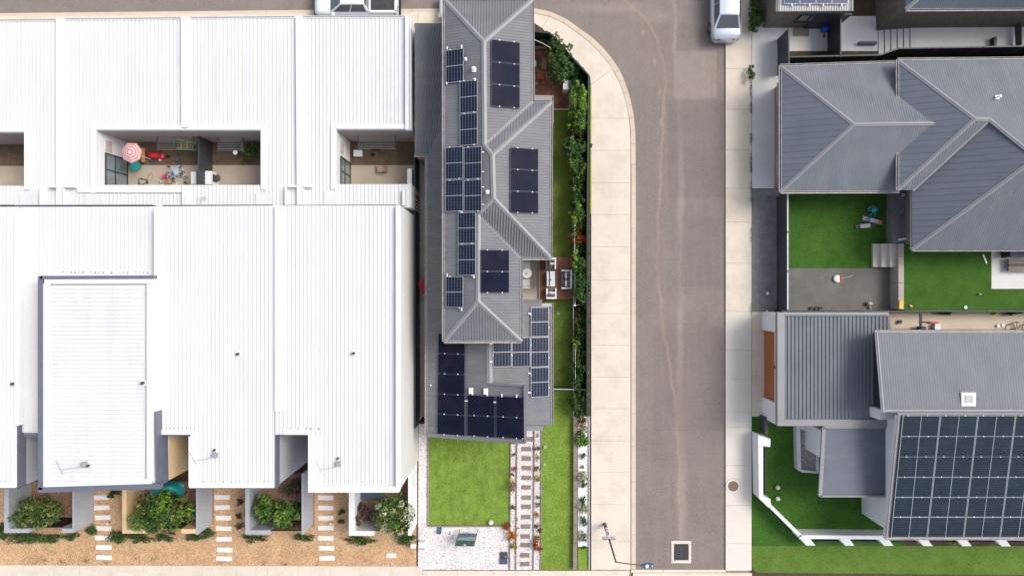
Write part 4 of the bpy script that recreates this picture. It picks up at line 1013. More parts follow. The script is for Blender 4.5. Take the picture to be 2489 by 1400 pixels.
for y_ in (230, 400): 
    p = A(1921, y_, 2.2); mb = MB(); mb.box(p.x-.75, p.x-.02, p.y-.65, p.y+.65, 2.15, 2.25); mb.build('window_hood', m_capstone, he)
    window(he, p.x, p.y, 1.0, 1.2, 1.1, '-x')
window(he, X(2040,2.62), Y(444,2.62), G, 3.0, 2.1, '-y', mull=2); window(he, X(2340,2.98), Y(588,2.98), 1.6, 1.8, 1.2, '-y')
PH = plane3(ut[0], ut[1], ut[5])
cowl(he, on_plane(2424,237,PH,.03), .9)

# modern house with the big array
hm = thing('house', 'modern white house with ribbed garage roof and a wall of solar panels', 'house', P(2250,1000,0))
q = [A(1891,762,3.0),A(2160,760,3.0),A(2175,1034,3.0),A(1891,1034,3.0)]
MB().slab([A(1906,766,2.96),A(2160,766,2.96),A(2160,1020,2.96),A(1906,1020,2.96)], .12).build('garage_roof', m_roof_c, hm)
rb = MB(); rb.ribs([A(1908,768,2.965),A(2160,768,2.965),A(2160,1018,2.965),A(1908,1018,2.965)], .215, .09, .05, d=(0,1,0)); rb.build('roof_ribs', m_roof_c, hm)
for a in ((1890,759,1907,1035),(1907,1020,2160,1035),(1907,759,2160,766)): MB().pbox(*a, 2.72, 3.08).build('roof_border', m_roof_lt, hm)
MB().slab([A(1890,761,2.84),A(2160,761,2.84),A(2160,1034,2.84),A(1890,1034,2.84)], z0=-.05).build('garage_wall', m_white, hm) if False else None
xg = X(1890, 2.72); yn, ys_ = Y(761, 2.72), Y(1034, 2.72)
g = MB(); g.box(xg, xg+6.0, yn-.25, yn, -.05, 2.72); g.box(xg, xg+6.0, ys_, ys_+.3, -.05, 2.72); g.box(xg, xg+.5, yn-1.1, yn-.25, -.05, 2.719); g.box(xg, xg+.5, ys_+.3, ys_+1.2, -.05, 2.719)
g.box(xg, xg+.5, ys_+1.2, yn-1.1, 2.25, 2.719); g.box(xg+5.8, xg+6.0, ys_+.3, yn-.25, -.05, 2.7); g.build('garage_wall', m_white, hm)
dm = thing('garage_door', None, None, (0,0,0)) if False else None
gd = MB(); n_ = 4
for i in range(n_): gd.box(xg+.14, xg+.19, ys_+1.2, yn-1.1, G+i*.54, G+.53+i*.54)
gd.build('garage_door', m_orangewood, hm)
p = A(1878, 890, 1.8); MB().box(p.x-.02 if False else xg-.10, xg-.002, p.y-.07, p.y+.09, 2.35, 2.5).build('wall_lamp', m_slateblue, hm)
MB().slab([A(2140,760,2.8),A(2160,760,2.8),A(2168,812,2.8),A(2140,812,2.8)], .1).build('garage_roof_end', m_roof_c, hm)
# main roofs
r1 = [A(2128,807,4.3),A(2760,807,4.3),A(2760,1002,5.0),A(2145,1002,5.0)]
r2 = [A(2180,1006,4.85),A(2760,1006,4.85),A(2760,1306,3.6),A(2150,1306,3.6)]
sheet_roof(hm, [r1], m_roof_c, .14, .065, .011, th=.12)
sheet_roof(hm, [r2], m_roof_c, .14, .05, .014, th=.12)
caps(hm, [(A(2130,810,4.3),A(2146,1001,5.0))], m_roof_lt, .2, 'barge_cap', .03, .06)
caps(hm, [(A(2182,1008,4.85),A(2152,1305,3.6))], m_roof_lt, .3, 'barge_cap', .05, .12); caps(hm, [(A(2181,1006,4.85),A(2760,1006,4.85))], m_roof_lt, .2, 'barge_cap', .05, .1)
caps(hm, [(A(2146,998,4.99),A(2760,998,4.99))], m_roof_lt, .12, 'barge_cap', .03, .06)
gutters(hm, [(A(2150,1308,3.58),A(2760,1308,3.58)),(A(2128,805,4.28),A(2760,805,4.28))], m_gutter)
xm = X(2130,4.3)+.55
w_ = MB(); ya, yb = Y(811,4.3), Y(1000,5.0)
w_.add([(xm,ya,-.05),(xm,yb,-.05),(xm,yb,4.82),(xm,ya,4.15)], [(0,1,2,3)]); w_.add([(xm,ya,-.05),(xm,ya,4.15),(xm+14,ya,4.15),(xm+14,ya,-.05)], [(0,1,2,3)]); w_.add([(xm,yb,-.05),(xm+14,yb,-.05),(xm+14,yb,4.82),(xm,yb,4.82)], [(0,1,2,3)])
w_.build('upper_wall', m_navy if False else m_frame, hm)
xp = X(2150,3.6)+.42; yc, yd = Y(1010,4.85), Y(1296,3.6)
w_ = MB(); w_.add([(xp,yc,-.05),(xp,yd,-.05),(xp,yd,3.5),(xp,yc,4.7)], [(0,1,2,3)]); w_.add([(xp,yd,-.05),(xp+14,yd,-.05),(xp+14,yd,3.45),(xp,yd,3.45)], [(0,1,2,3)]); w_.add([(xp,yc,-.05),(xp,yc,4.7),(xp+14,yc,4.7),(xp+14,yc,-.05)], [(0,1,2,3)])
w_.build('wall', m_white, hm)
MB().box(X(2145,4.0)-.2, xp, Y(1000,4.6)-.55, Y(1000,4.6), 2.9, 4.0).build('corner_wall', m_white, hm)
# flat awning and its supports
MB().slab([A(2002,1040,2.9),A(2160,1040,2.9),A(2150,1203,2.9),A(1993,1203,2.9)], .14).build('awning_roof', m_roof_b, hm)
for a in (((2000,1036),(2160,1036)),((2002,1038),(1993,1205)),((1993,1205),(2150,1205))): MB().bar(A(*a[0],2.93), A(*a[1],2.93), .2 if a[0][0] != 1993 else .1, .14).build('awning_border', m_roof_lt, hm)
x_ = X(1996,2.8)
MB().box(x_+.02, x_+.3, Y(1110,2.5), Y(1046,2.75), -.05, 2.75).build('awning_wall', m_white, hm)
# array on the sloping roof
PA_ = plane3(r2[0], r2[1], r2[3])
x0w = X(2192, 4.87)
sl = (P(2300,1010,4.87) - on_plane(2300,1301,PA_)); 
nrow = 6
ytop, ybot = Y(1009,4.86), on_plane(2300,1302,PA_).y
for i in range(nrow):
    for j in range(4):
        xa = x0w + 2.005*j; yb_ = ytop + (ybot-ytop)*(i+.5)/nrow; dy = abs(ybot-ytop)/nrow
        cpt = Vector((xa+1.0, yb_, plane_z(xa+1.0, yb_, PA_)))
        px = CX + cpt.x*F/(H-cpt.z-.13); py = CY - cpt.y*F/(H-cpt.z-.13); kx = F/(H-cpt.z-.13)
        solar(hm, PA_, (px-1.0*kx, py-dy/2*kx, px+1.0*kx, py+dy/2*kx), 'greyblue', cols=2, rows=9, split='v', clamps=[(-.6,1),(.45,1)] if i else [(-.75,1),(.3,1)])
        o = bpy.data.objects[[k for k in WL][-1]] if False else None
p = A(2353,970,4.9); mb = MB(); mb.box(p.x-.38,p.x+.38,p.y-.36,p.y+.36,p.z-.1,p.z+.06); mb.build('skylight', m_white, hm)
mb = MB(); mb.box(p.x-.2,p.x+.22,p.y-.18,p.y+.22,p.z+.06,p.z+.09); mb.build('hatch_lid', m_alu, hm)

# north-east neighbours
hn = thing('house', 'small house at the north end with a pale ribbed roof and blue solar panels', 'house', P(1980,0,0))
n1 = [A(1893,28,2.85),A(2066,27,2.85),A(2066,-130,3.4),A(1893,-130,3.4)]
sheet_roof(hn, [n1], M('pale_grey_roof_steel',(.42,.42,.42),.5,.05,.8), .14, .06, .03, d=(0,1,0))
caps(hn, [(A(1891,28,2.85),A(1891,-130,3.4)),(A(2069,27,2.85),A(2069,-130,3.4))], m_roof_lt, .25, 'barge_cap', .02, .1)
MB().slab([A(1893,26,2.75),A(2066,25,2.75),A(2066,-130,2.75),A(1893,-130,2.75)], z0=-.05).build('wall', m_darkbrick, hn)
PN = plane3(n1[0], n1[1], n1[2])
for j in range(4): solar(hn, PN, (1907+39.5*j,-73,1946+39.5*j,11), 'blue', cols=4, rows=10)
for px in (1925,1968,2001,2046): tail(hn, PN, px, 10, px, 16)
yw = Y(26, 2.75)
window(hn, X(1960,1.5)+.1, yw, 1.0, 1.3, 1.2, '-y'); 
fd = MB(); fd.box(X(1985,2), X(1985,2)+1.9, yw-.06, yw-.002, G, 2.3); fd.build('door', m_frame, hn)
MB().box(X(2020,2), X(2020,2)+.5, yw-.05, yw-.002, .8, 2.2).build('blue_panel', m_blue, hn)
hx = thing('house', 'two-level house at the north-east corner with a violet-grey hip roof', 'house', P(2330,-40,0))
n2 = [A(2202,24,3.6),A(2760,20,3.6),A(2700,-90,5.0),A(2330,-90,5.0)]; n3 = [A(2202,24,3.6),A(2330,-90,5.0),A(2202,-190,3.6)]
sheet_roof(hx, [n2], m_roof_b, .1, .05, .016); sheet_roof(hx, [n3], m_roof_b, .1, .05, .016)
caps(hx, [(n2[0], n2[3])], m_roof_lt, .24)
MB().slab([A(2200,-190,3.5),A(2205,20,3.5),A(2760,16,3.5),A(2760,-190,3.5)], z0=-.05).build('wall', m_darkbrick, hx)
gutters(hx, [(A(2202,26,3.58),A(2760,22,3.58))], m_gutter)

# ================================================================= fences and garden walls
fence('boundary_fence', 'dark green steel fence around the back yard beside the curved footpath', [(1297,77),(1336,80),(1431,183),(1428,500),(1427,1012)], 1.8, m_fence_g)
fence('side_fence', 'dark steel fence between the end townhouse and the narrow passage', [(1007,378),(1008,1040)], 1.8, m_fence)
fence('passage_gate', 'dark slatted gate closing the south end of the passage', [(1018,1027),(1036,1027)], 1.7, m_black, slats=True, panel=1.2, cat='gate')
t = thing('trellis_rail', 'pale grey garden rail with posts along the hedge bed', 'railing', P(1394,800,G))
for a, b in ((270,380),(430,545),(548,640),(645,742),(744,843),(845,944),(948,1014)):
    p, q = P(1394,a,G+.75), P(1394.5,b,G+.75); MB().bar(p, q, .05, .05).build('rail', m_rail, t); MB().bar(p-Vector((0,0,.4)), q-Vector((0,0,.4)), .03, .05).build('rail', m_rail, t)
for b in (548,642,744,845,946,1012):
    p = P(1394,b,G+.8); MB().box(p.x-.03,p.x+.03,p.y-.03,p.y+.03,G,G+.82).build('post', m_rail, t)
t = thing('string_line', 'white wire strung through the hedge between small posts', 'wire', P(1397,700,G+1.4))
MB().tube([P(1397,548,G+1.5), P(1397,640,G+1.45), P(1398,742,G+1.5)], .011, 5).build('wire', m_clamp, t)
MB().tube([P(1398,838,G+1.5), P(1399,930,G+1.5)], .011, 5).build('wire', m_clamp, t)
for b in (548,742,838): p = P(1397,b,G+1.5); MB().box(p.x-.05,p.x+.05,p.y-.05,p.y+.05,p.z-.06,p.z+.02).build('bracket', m_clamp, t); MB().tube([(p.x,p.y,G),(p.x,p.y,p.z-.06)], .02, 6).build('post', m_rail, t)
t = thing('bed_gate', 'low black gate with a pale top rail across the side lawn', 'gate', P(1380,945,G))
MB().bar(P(1342,945,G+1.2), P(1427,947,G+1.2), .05, .05).build('rail', m_rail, t)
mb = MB(); x_, x2_ = X(1342,G+1.1), X(1427,G+1.1); y_ = Y(944,G+1.1)
while x_ < x2_: mb.box(x_, x_+.03, y_-.02, y_+.02, G+.05, G+1.15); x_ += .1
mb.build('bars', m_black, t)
for a in (1343,1395,1426): p = P(a,945,G+1.25); MB().box(p.x-.03,p.x+.03,p.y-.03,p.y+.03,G,G+1.25).build('post', m_rail, t)
t = thing('bed_crossbar', 'short pale crossbar joining the garden rail to the green fence', 'railing', P(1410,742,G))
MB().bar(P(1394,742,G+1.2), P(1426,740,G+1.2), .03, .03).build('rail', m_rail, t); p = P(1396,742,G+1.2); MB().tube([(p.x,p.y,G),(p.x,p.y,G+1.22)], .03, 8).build('post', m_rail, t)
t = thing('washing_line', 'white cord stretched from the eave across the back yard corner', 'cord', P(1318,106,2.4))
MB().tube([P(1296,96,2.5), P(1319,106,2.3), P(1338,117,2.2)], .012, 5).build('cord', m_clamp, t)

t = thing('bed_wall', 'low sleeper wall between the side lawn and the white pebble bed', 'garden wall', P(1399,1200,0))
yy = [1012,1056,1100,1144,1188,1232,1276,1320,1384]
for a, b in zip(yy[:-1], yy[1:]):
    o = 0 if a < 1320 else -1
    MB().pbox(1394+o, a+.4, 1404+o, b-.4, 0, G+.32+random.uniform(-.004,.004)).build('sleeper', m_sleeper, t)
t = thing('bed_edging', 'thin pale edging strip along the outside of the white bed', 'edging', P(1432,1150,0))
for a, b in ((1012,1100),(1100,1190),(1190,1280),(1280,1384)): MB().pbox(1431,a+.3,1433.5,b-.3,0,G+.12).build('strip', m_rail, t)
def edging(label, segs, mat=m_sleeper, w=2.6, hgt=.05):
    t = thing('garden_edging', label, 'edging', P(*segs[0][0], 0))
    for (a, b), (c, d) in segs:
        A_, B_ = P(a,b,G+hgt/2), P(c,d,G+hgt/2); n_ = max(1, round((B_-A_).length/2.4)); dd = (B_-A_)/n_
        for i in range(n_): MB().bar(A_+dd*i+dd.normalized()*.008, A_+dd*(i+1)-dd.normalized()*.008, w/40.3, hgt+.08).build('board', mat, t)
edging('brown timber edging along the west and south sides of the square lawn', [((1041,1042),(1040,1279)),((1040,1278),(1241,1278))])
edging('timber edging between the square lawn and the western flower strip', [((1241.5,1045),(1239,1384))])
edging('timber edging between the western flower strip and the stepping path', [((1257,1045),(1254,1384))])
edging('timber edging between the stepping path and the eastern flower strip', [((1299,1040),(1296.5,1384))])
edging('timber edging between the eastern flower strip and the side lawn', [((1316.5,1045),(1314,1384))], w=2.0)
sp = thing('stepping_path', None, None, P(1278,1200,G), kind='structure')
for i, (x_, y_) in enumerate([(1284,1067),(1279,1091),(1279.3,1114),(1279.3,1137),(1279,1161),(1279,1184),(1279,1209),(1278.7,1231),(1278.2,1256),(1277.5,1279),(1276.5,1303),(1276.5,1324),(1276,1349),(1275.8,1370)]):
    w2, h2 = (11.4, 5.3) if i != 10 or True else 0
    mb = MB(); z_ = G + .03 + random.uniform(-.004,.004); j = random.uniform(-.012,.012)
    a, b = X(x_, z_), Y(y_, z_); hw, hh = w2/40.3, h2/40.3
    ca, sa = math.cos(j), math.sin(j)
    mb.slab([Vector((a+u*ca-v*sa, b+u*sa+v*ca, z_)) for u, v in ((-hw,-hh),(hw,-hh),(hw,hh),(-hw,hh))], .06); mb.build('paver', m_paver, sp)
for nm, pts, mat in (('white_stepping_path', [(247,1209),(248,1233),(249.5,1258),(251,1283.5),(250,1306),(252,1330),(252,1354)], 0), ('white_stepping_path', [(540,1208),(541,1233),(542,1258.5),(543,1284),(545,1310),(545.5,1336),(545,1357)], 0), ('white_stepping_path', [(791,1209),(791.5,1233.5),(792,1258),(792.5,1283),(792.5,1307),(793.5,1331.5),(794,1356)], 0)):
    t = thing(nm, None, None, P(*pts[3], G), kind='structure')
    for a, b in pts:
        j = random.uniform(-.03,.03); a += random.uniform(-.9,.9); b += random.uniform(-.6,.6); z_ = G+.035+random.uniform(-.006,.006)
        mb = MB(); mb.slab([P(a+u*math.cos(j)-v*math.sin(j), b+u*math.sin(j)+v*math.cos(j), z_) for u, v in ((-18.6,-5.6),(18.6,-5.5),(18.7,5.6),(-18.6,5.5))], .065); mb.build('paver', m_whitepaver, t)

# back yard brick paving, joined: each brick is only a few pixels long
mb = MB(); rng = random.Random(3)
poly = [(1290,112),(1345,112),(1384,200),(1384,266),(1290,266)]
def inside(x, y, pl):
    c = False
    for i in range(len(pl)):
        (x1,y1),(x2,y2) = pl[i], pl[i-1]
        if (y1 > y) != (y2 > y) and x < (x2-x1)*(y-y1)/(y2-y1)+x1: c = not c
    return c
BL, BW = .235, .115
x0_, x1_, y0_, y1_ = X(1290,G), X(1384,G), Y(266,G), Y(112,G)
i = 0
for r_ in range(int((y1_-y0_)/BL)+1):
    for c_ in range(int((x1_-x0_)/BL)+1):
        bx0, by0 = x0_+c_*BL, y0_+r_*BL
        pxm, pym = CX+(bx0+BL/2)*F/(H-G), CY-(by0+BL/2)*F/(H-G)
        if not inside(pxm, pym, poly): continue
        zt = G+.035
        for k in range(2):
            dz = rng.uniform(-.006,.006)
            if (r_+c_) % 2: mb.box(bx0+.004, bx0+BL-.006, by0+k*BW+.004, by0+(k+1)*BW-.004, G-.02, zt+dz)
            else: mb.box(bx0+k*BW+.004, bx0+(k+1)*BW-.004, by0+.004, by0+BL-.006, G-.02, zt+dz)
mb.build('brick_patio', m_brickpave, kind='structure')

# deck
dk = thing('deck', 'red-brown timber deck holding the outdoor sofa set', 'deck', P(1352,676,G))
n_ = 22
for i in range(n_):
    a = 1313 + i*(82/n_); MB().pbox(a+.25, 625, a+82/n_-.25, 728, G+.20, G+.235+random.uniform(-.003,.003)).build('board', m_deck, dk)
mb = MB()
for b in (632,660,690,720): mb.pbox(1314,b,1394,b+3,G,G+.20)
mb.build('joist', m_sleeper, dk)
MB().pbox(1309.5,628,1312.5,728,0,G+.30).build('terrace_edge', m_capstone, dk)

# ================================================================= furniture on deck and terrace
DZ = G + .235
def sofa(name, label, cat, px, py, wd, dp, rot, seats, cushions=1):
    """wd along local x, back towards +y"""
    t = thing(name, label, cat)
    fr = MB(); fr.box(-wd/2, wd/2, dp/2-.10, dp/2, .12, .72); fr.box(-wd/2, -wd/2+.08, -dp/2, dp/2-.10, .12, .58); fr.box(wd/2-.08, wd/2, -dp/2, dp/2-.10, .12, .58); fr.box(-wd/2+.08, wd/2-.08, -dp/2, dp/2-.10, .12, .26)
    fr.build('frame', m_clamp, t)
    for sx in (-1,1):
        for sy in (-1,1): MB().box(sx*(wd/2-.06)-.03, sx*(wd/2-.06)+.03, sy*(dp/2-.06)-.03, sy*(dp/2-.06)+.03, 0, .12).build('leg', m_clamp, t)
    iw = (wd-.18)/seats
    for i in range(seats):
        x_ = -wd/2+.09+iw*i
        cush(x_+.01, x_+iw-.01, -dp/2+.01, dp/2-.28, .26, .42, m_cushion, 'seat_cushion', t); cush(x_+.01, x_+iw-.01, dp/2-.28, dp/2-.11, .28, .74, m_cushion, 'back_cushion', t)
    for i in range(cushions):
        x_ = (i-(cushions-1)/2)*wd*.42
        MB().ball((x_, dp/2-.34, .52), (.24,.10,.15), 14).build('throw_pillow', m_pillow, t, smooth=True)
    t.location = (X(px, DZ+.4), Y(py, DZ+.4), DZ if px > 1312 else G+.16); t.rotation_euler = (0,0,rot)
    return t
def cush(x0, x1, y0, y1, z0, z1, mat, nm, par):
    mb = MB(); e = .035; r_ = []
    for z_, i_ in ((z0, e*.6), (z0+e, 0), (z1-e, 0), (z1, e)): r_.append([Vector((x0+i_,y0+i_,z_)),Vector((x1-i_,y0+i_,z_)),Vector((x1-i_,y1-i_,z_)),Vector((x0+i_,y1-i_,z_))])
    vs = [p for q in r_ for p in q]; fs = [(i*4+j, i*4+(j+1)%4, (i+1)*4+(j+1)%4, (i+1)*4+j) for i in range(3) for j in range(4)] + [(3,2,1,0),(12,13,14,15)]
    mb.add(vs, fs); return mb.build(nm, mat, par)
sofa('armchair', 'grey-cushioned white outdoor armchair at the north end of the coffee table', 'armchair', 1339, 640.5, .60, .66, 0, 1)
sofa('armchair', 'grey-cushioned white outdoor armchair at the south end of the coffee table', 'armchair', 1340, 713.5, .60, .62, R(180), 1)
sofa('loveseat', 'two-seat white outdoor sofa with grey cushions and two pale pillows', 'sofa', 1377, 679, 1.12, .62, R(-90), 2, 2)
t = thing('coffee_table', 'low white rectangular table on the deck between the armchairs', 'table', P(1339,677,DZ))
MB().pbox(1329,659,1349,696,DZ+.34,DZ+.38).build('table_top', M('table_glass',(.62,.66,.67),.2,.03,3), t)
for a, b in ((1330,660),(1347,660),(1330,693),(1347,693)): p = P(a,b,DZ+.34); MB().box(p.x,p.x+.04,p.y-.04,p.y,DZ,DZ+.34).build('leg', m_clamp, t)
t = thing('lantern', 'small black lantern standing on the low white table', 'lantern', P(1338,680,DZ+.38)); p = P(1338,680,DZ+.45)
MB().box(p.x-.045,p.x+.045,p.y-.045,p.y+.045,DZ+.38,DZ+.5).build('body', m_black, t); MB().cyl(p.x,p.y,.05,DZ+.5,DZ+.55,8,r2=.01).build('cap', m_black, t)
TZ = G + .16
t = thing('bistro_table', 'round white outdoor table between two white slatted chairs', 'table', P(1281,663,TZ)); p = P(1281,664,TZ+.72)
MB().cyl(p.x,p.y,.29,TZ+.70,TZ+.73,28).build('table_top', m_white, t); MB().cyl(p.x,p.y,.035,TZ+.03,TZ+.70,10).build('stem', m_white, t); MB().cyl(p.x,p.y,.2,TZ,TZ+.03,18).build('base', m_white, t)
MB().ball((p.x-.02,p.y-.03,TZ+.76),(.06,.04,.03),8).build('bowl', m_sleeper, t)
def slat_chair(label, px, py, rot):
    t = thing('slatted_chair', label, 'chair', (0,0,0), 'white slatted terrace chairs')
    for i in range(5): MB().box(-.22,.22,-.22+i*.085,-.155+i*.085,.43,.45).build('seat_slat', m_white, t)
    for i in range(3): z_ = .58+i*.12; MB().box(-.22,.22,.235+i*.02,.255+i*.02,z_,z_+.07).build('back_slat', m_white, t)
    for sx in (-1,1):
        MB().tube([(sx*.2,-.2,0),(sx*.21,-.19,.43)], .016, 6).build('leg', m_white, t); MB().tube([(sx*.2,.2,0),(sx*.21,.22,.45),(sx*.21,.29,.9)], .016, 6).build('leg', m_white, t)
    t.location = (X(px,TZ+.45), Y(py,TZ+.45), TZ); t.rotation_euler = (0,0,rot); return t
slat_chair('white slatted chair on the north side of the round terrace table', 1280, 644, 0)
slat_chair('white slatted chair on the south side of the round terrace table', 1279, 688, R(180))
t = thing('drain_pit', 'small square drain cover set in the turf south of the deck', 'drain', P(1357,762,G)); MB().pbox(1354.4,759.4,1359.6,764.6,G-.02,G+.03).build('surround', m_capstone, t); MB().pbox(1355.8,760.8,1358.2,763.2,G+.03,G+.034).build('grate', m_iron, t)

# back yard corner things
t = thing('playhouse', 'mint green plastic play slide poking out from under the eave', 'slide', P(1292,150,G))
mb = MB(); mb.slab([P(1284,141,.9),P(1296,140,.9),P(1303,150,.82),P(1304,160,.75),P(1296,167,.72),P(1284,165,.72)], .14); mb.build('chute', m_mint, t)
MB().box(X(1288,.5)-.05, X(1288,.5)+.05, Y(152,.5)-.2, Y(152,.5)+.2, G, .62).build('support', m_mint, t)
t = thing('cabinet', 'pale grey garden cabinet with a white lid against the hedge', 'cabinet', P(1382,206,G))
MB().pbox(1369,194,1381,218,G,G+.85).build('lid', m_clamp, t); MB().pbox(1381.4,195,1395,220,G,G+.75).build('body', M('weathered_grey_box',(.28,.27,.26),.7,.2,4), t)
t = thing('brick_stack', 'loose pile of orange-red bricks on the patio', 'bricks', P(1314,184,G))
rng = random.Random(5)
for i in range(6):
    for j in range(3):
        for k in range(2):
            if k and rng.random() < .35: continue
            p = P(1306+i*2.9, 176+j*6.2, G+.03); MB().box(p.x,p.x+.066,p.y-.14,p.y+.0,G+.036+k*.078,G+.11+k*.078).build('brick', m_redbrick, t)
t = thing('pallet', 'weathered timber pallet lying on the brick patio', 'pallet', P(1323,152,G))
for i in range(7): p = P(1316.5, 140+i*4, G+.17); MB().box(p.x,p.x+.30,p.y-.07,p.y,G+.13,G+.15+rng.uniform(0,.015)).build('slat', m_palewood, t)
for i in range(3): p = P(1317+i*4.8, 139, G+.12); MB().box(p.x,p.x+.05,p.y-.72,p.y,G+.036,G+.13).build('bearer', m_palewood, t)
for l_, a, b, c, d in (('short timber offcut lying beside the brick pile',1327,176,1329,194),('small timber block south of the pallet',1331,187,1338,190),('pale timber stick at the hedge edge of the patio',1323,131,1331,126)):
    t = MB().bar(P(a,b,G+.07), P(c,d,G+.07), .08, .06).build('timber_offcut', m_palewood, label=l_, cat='timber')
t = MB(); t.pbox(1302,203,1307,204.5,G+.036,G+.07); t.pbox(1302,199,1303,204,G+.036,G+.07); t.build('brick_row', m_stone, label='small L of pale stone beside the house wall', cat='stone')
for l_, a, b, c, d in (('pale stone edging at the south side of the brick patio',1345,264,1385,268),('pale stone edging at the east side of the brick patio',1383,224,1387,264),('pale stone ledge in the north corner of the back yard',1297,112,1330,119)):
    o = thing('patio_edging', l_, 'edging', P(a,b,G)); n_ = 3
    for i in range(n_):
        if c-a > d-b: MB().pbox(a+(c-a)*i/n_+.3,b,a+(c-a)*(i+1)/n_-.3,d,0,G+.08).build('stone', m_stone, o)
        else: MB().pbox(a,b+(d-b)*i/n_+.3,c,b+(d-b)*(i+1)/n_-.3,0,G+.08).build('stone', m_stone, o)

# passage things
t = thing('wheelie_bin', 'tilted bright red bin leaning in the narrow passage', 'bin'); mb = MB()
mb.add([(-.24,-.28,0),(.24,-.28,0),(.24,.28,0),(-.24,.28,0),(-.29,-.34,.95),(.29,-.34,.95),(.29,.34,.95),(-.29,.34,.95)], [(3,2,1,0),(4,5,6,7),(0,1,5,4),(1,2,6,5),(2,3,7,6),(3,0,4,7)]); mb.build('body', m_red, t)
mb = MB(); mb.box(-.31,.31,-.37,.33,.95,1.0); mb.box(-.26,.26,.33,.40,.93,.98); mb.build('lid', m_red, t)
for s_ in (-1,1): MB().tube([(s_*.2,.30,.1),(s_*.28,.30,.1)], .1, 10).build('wheel', m_tyre, t)
t.location = (X(1033,1.0), Y(697,1.0), G); t.rotation_euler = (0,0,R(22))
t = thing('white_plank', 'long white plank standing on edge along the passage wall', 'plank', P(1034,742,G)); MB().bar(P(1033.5,713,.9), P(1033.5,773,.9), .09, .03).build('board', m_pvc, t)
MB().tube([P(1034,720,.89),P(1034,720,.1)], .02, 6).build('prop', m_pvc, t); MB().tube([P(1034,765,.89),P(1034,765,.1)], .02, 6).build('prop', m_pvc, t)

# front yard things
t = thing('garden_globe', 'white globe light sitting on the square front lawn', 'globe light', P(1193,1269,G)); p = P(1193,1269,G+.14)
MB().ball((p.x,p.y,G+.17),.145,20).build('globe', m_white, t, smooth=True); MB().cyl(p.x,p.y,.07,G,G+.05,12).build('base', m_pvc, t)
t = thing('water_meter_cover', 'slate-blue rounded meter cover in the white pebbles', 'meter cover', P(1068,1289,G)); mb = MB()
c_ = [(1063.5,1281),(1066,1280.4),(1072,1280.8),(1074,1283),(1072,1296),(1070,1298),(1063,1297.4),(1062,1295.5)]; mb.slab([P(a,b,G+.09) for a,b in c_], .1); mb.build('cover', m_slateblue, t)
mb = MB(); mb.pbox(1066.5,1284,1069,1288,G+.09,G+.10); mb.build('badge', m_teal, t)
t = thing('standpipe', 'short white capped pipe in the white pebbles', 'pipe', P(1098,1295,G)); p = P(1098.5,1295,G+.1); MB().cyl(p.x,p.y,.10,G,G+.12,16).build('pipe', m_pvc, t); MB().cyl(p.x,p.y,.115,G+.12,G+.15,16,r2=.10).build('cap', m_white, t)
# tilted glass frame
t = thing('glass_panel_frame', 'tilted steel-framed glass panel over the white pebbles', 'glass frame', P(1133,1311,G))
a, b, c, d = P(1115,1297,G+.75), P(1159,1297,G+.75), P(1152,1326,G+.95), P(1106,1325,G+.95)
for (i, j) in ((a,b),(b,c),(c,d),(d,a)): MB().bar(i, j, .05, .05).build('bar', m_iron, t)
f_ = lambda u, v: (a*(1-u)+b*u)*(1-v)+(d*(1-u)+c*u)*v
for v0, v1, mm in ((.06,.30,m_slateblue),(.32,.52,m_glass2),(.54,.96,M('green_glass',(.03,.075,.045),.12,.15,6,spec=.6))): mb = MB(); mb.slab([f_(.03,v0),f_(.97,v0),f_(.97,v1),f_(.03,v1)], .012); mb.build('pane', mm, t)
for i in (a,b,c,d): MB().tube([i-Vector((0,0,.02)),(i.x,i.y,G)], .018, 6).build('leg', m_iron, t)
p = f_(.5,.93); MB().box(p.x-.07,p.x+.07,p.y-.025,p.y+.025,p.z,p.z+.03).build('latch', m_pvc, t)
t = thing('pit_cover', 'dark grey two-part service pit cover beside the path edging', 'pit cover', P(1225,1356,G))
MB().pbox(1215.5,1342,1234,1356,G-.02,G+.10).build('cover', m_pvb if False else M('dark_composite',(.05,.05,.065),.6,.15,6), t); MB().pbox(1215,1356.5,1233.5,1370.5,G-.02,G+.10).build('cover', M('bluish_composite',(.065,.07,.11),.6,.12,6), t)
MB().pbox(1217,1354.6,1221,1356.2,G+.10,G+.105).build('keyhole', m_black, t); p = P(1229.5,1352,G+.1); MB().cyl(p.x,p.y,.025,G+.10,G+.108,8).build('bolt', m_clamp, t)
t = thing('meter_box', 'small white box with a black latch at the west edge of the pebbles', 'box', P(1025,1326,G)); MB().pbox(1017,1318,1032,1332,G,G+.5).build('body', m_white, t); MB().bar(P(1018,1333,G+.3), P(1032,1333,G+.3), .03, .03).build('latch', m_black, t)

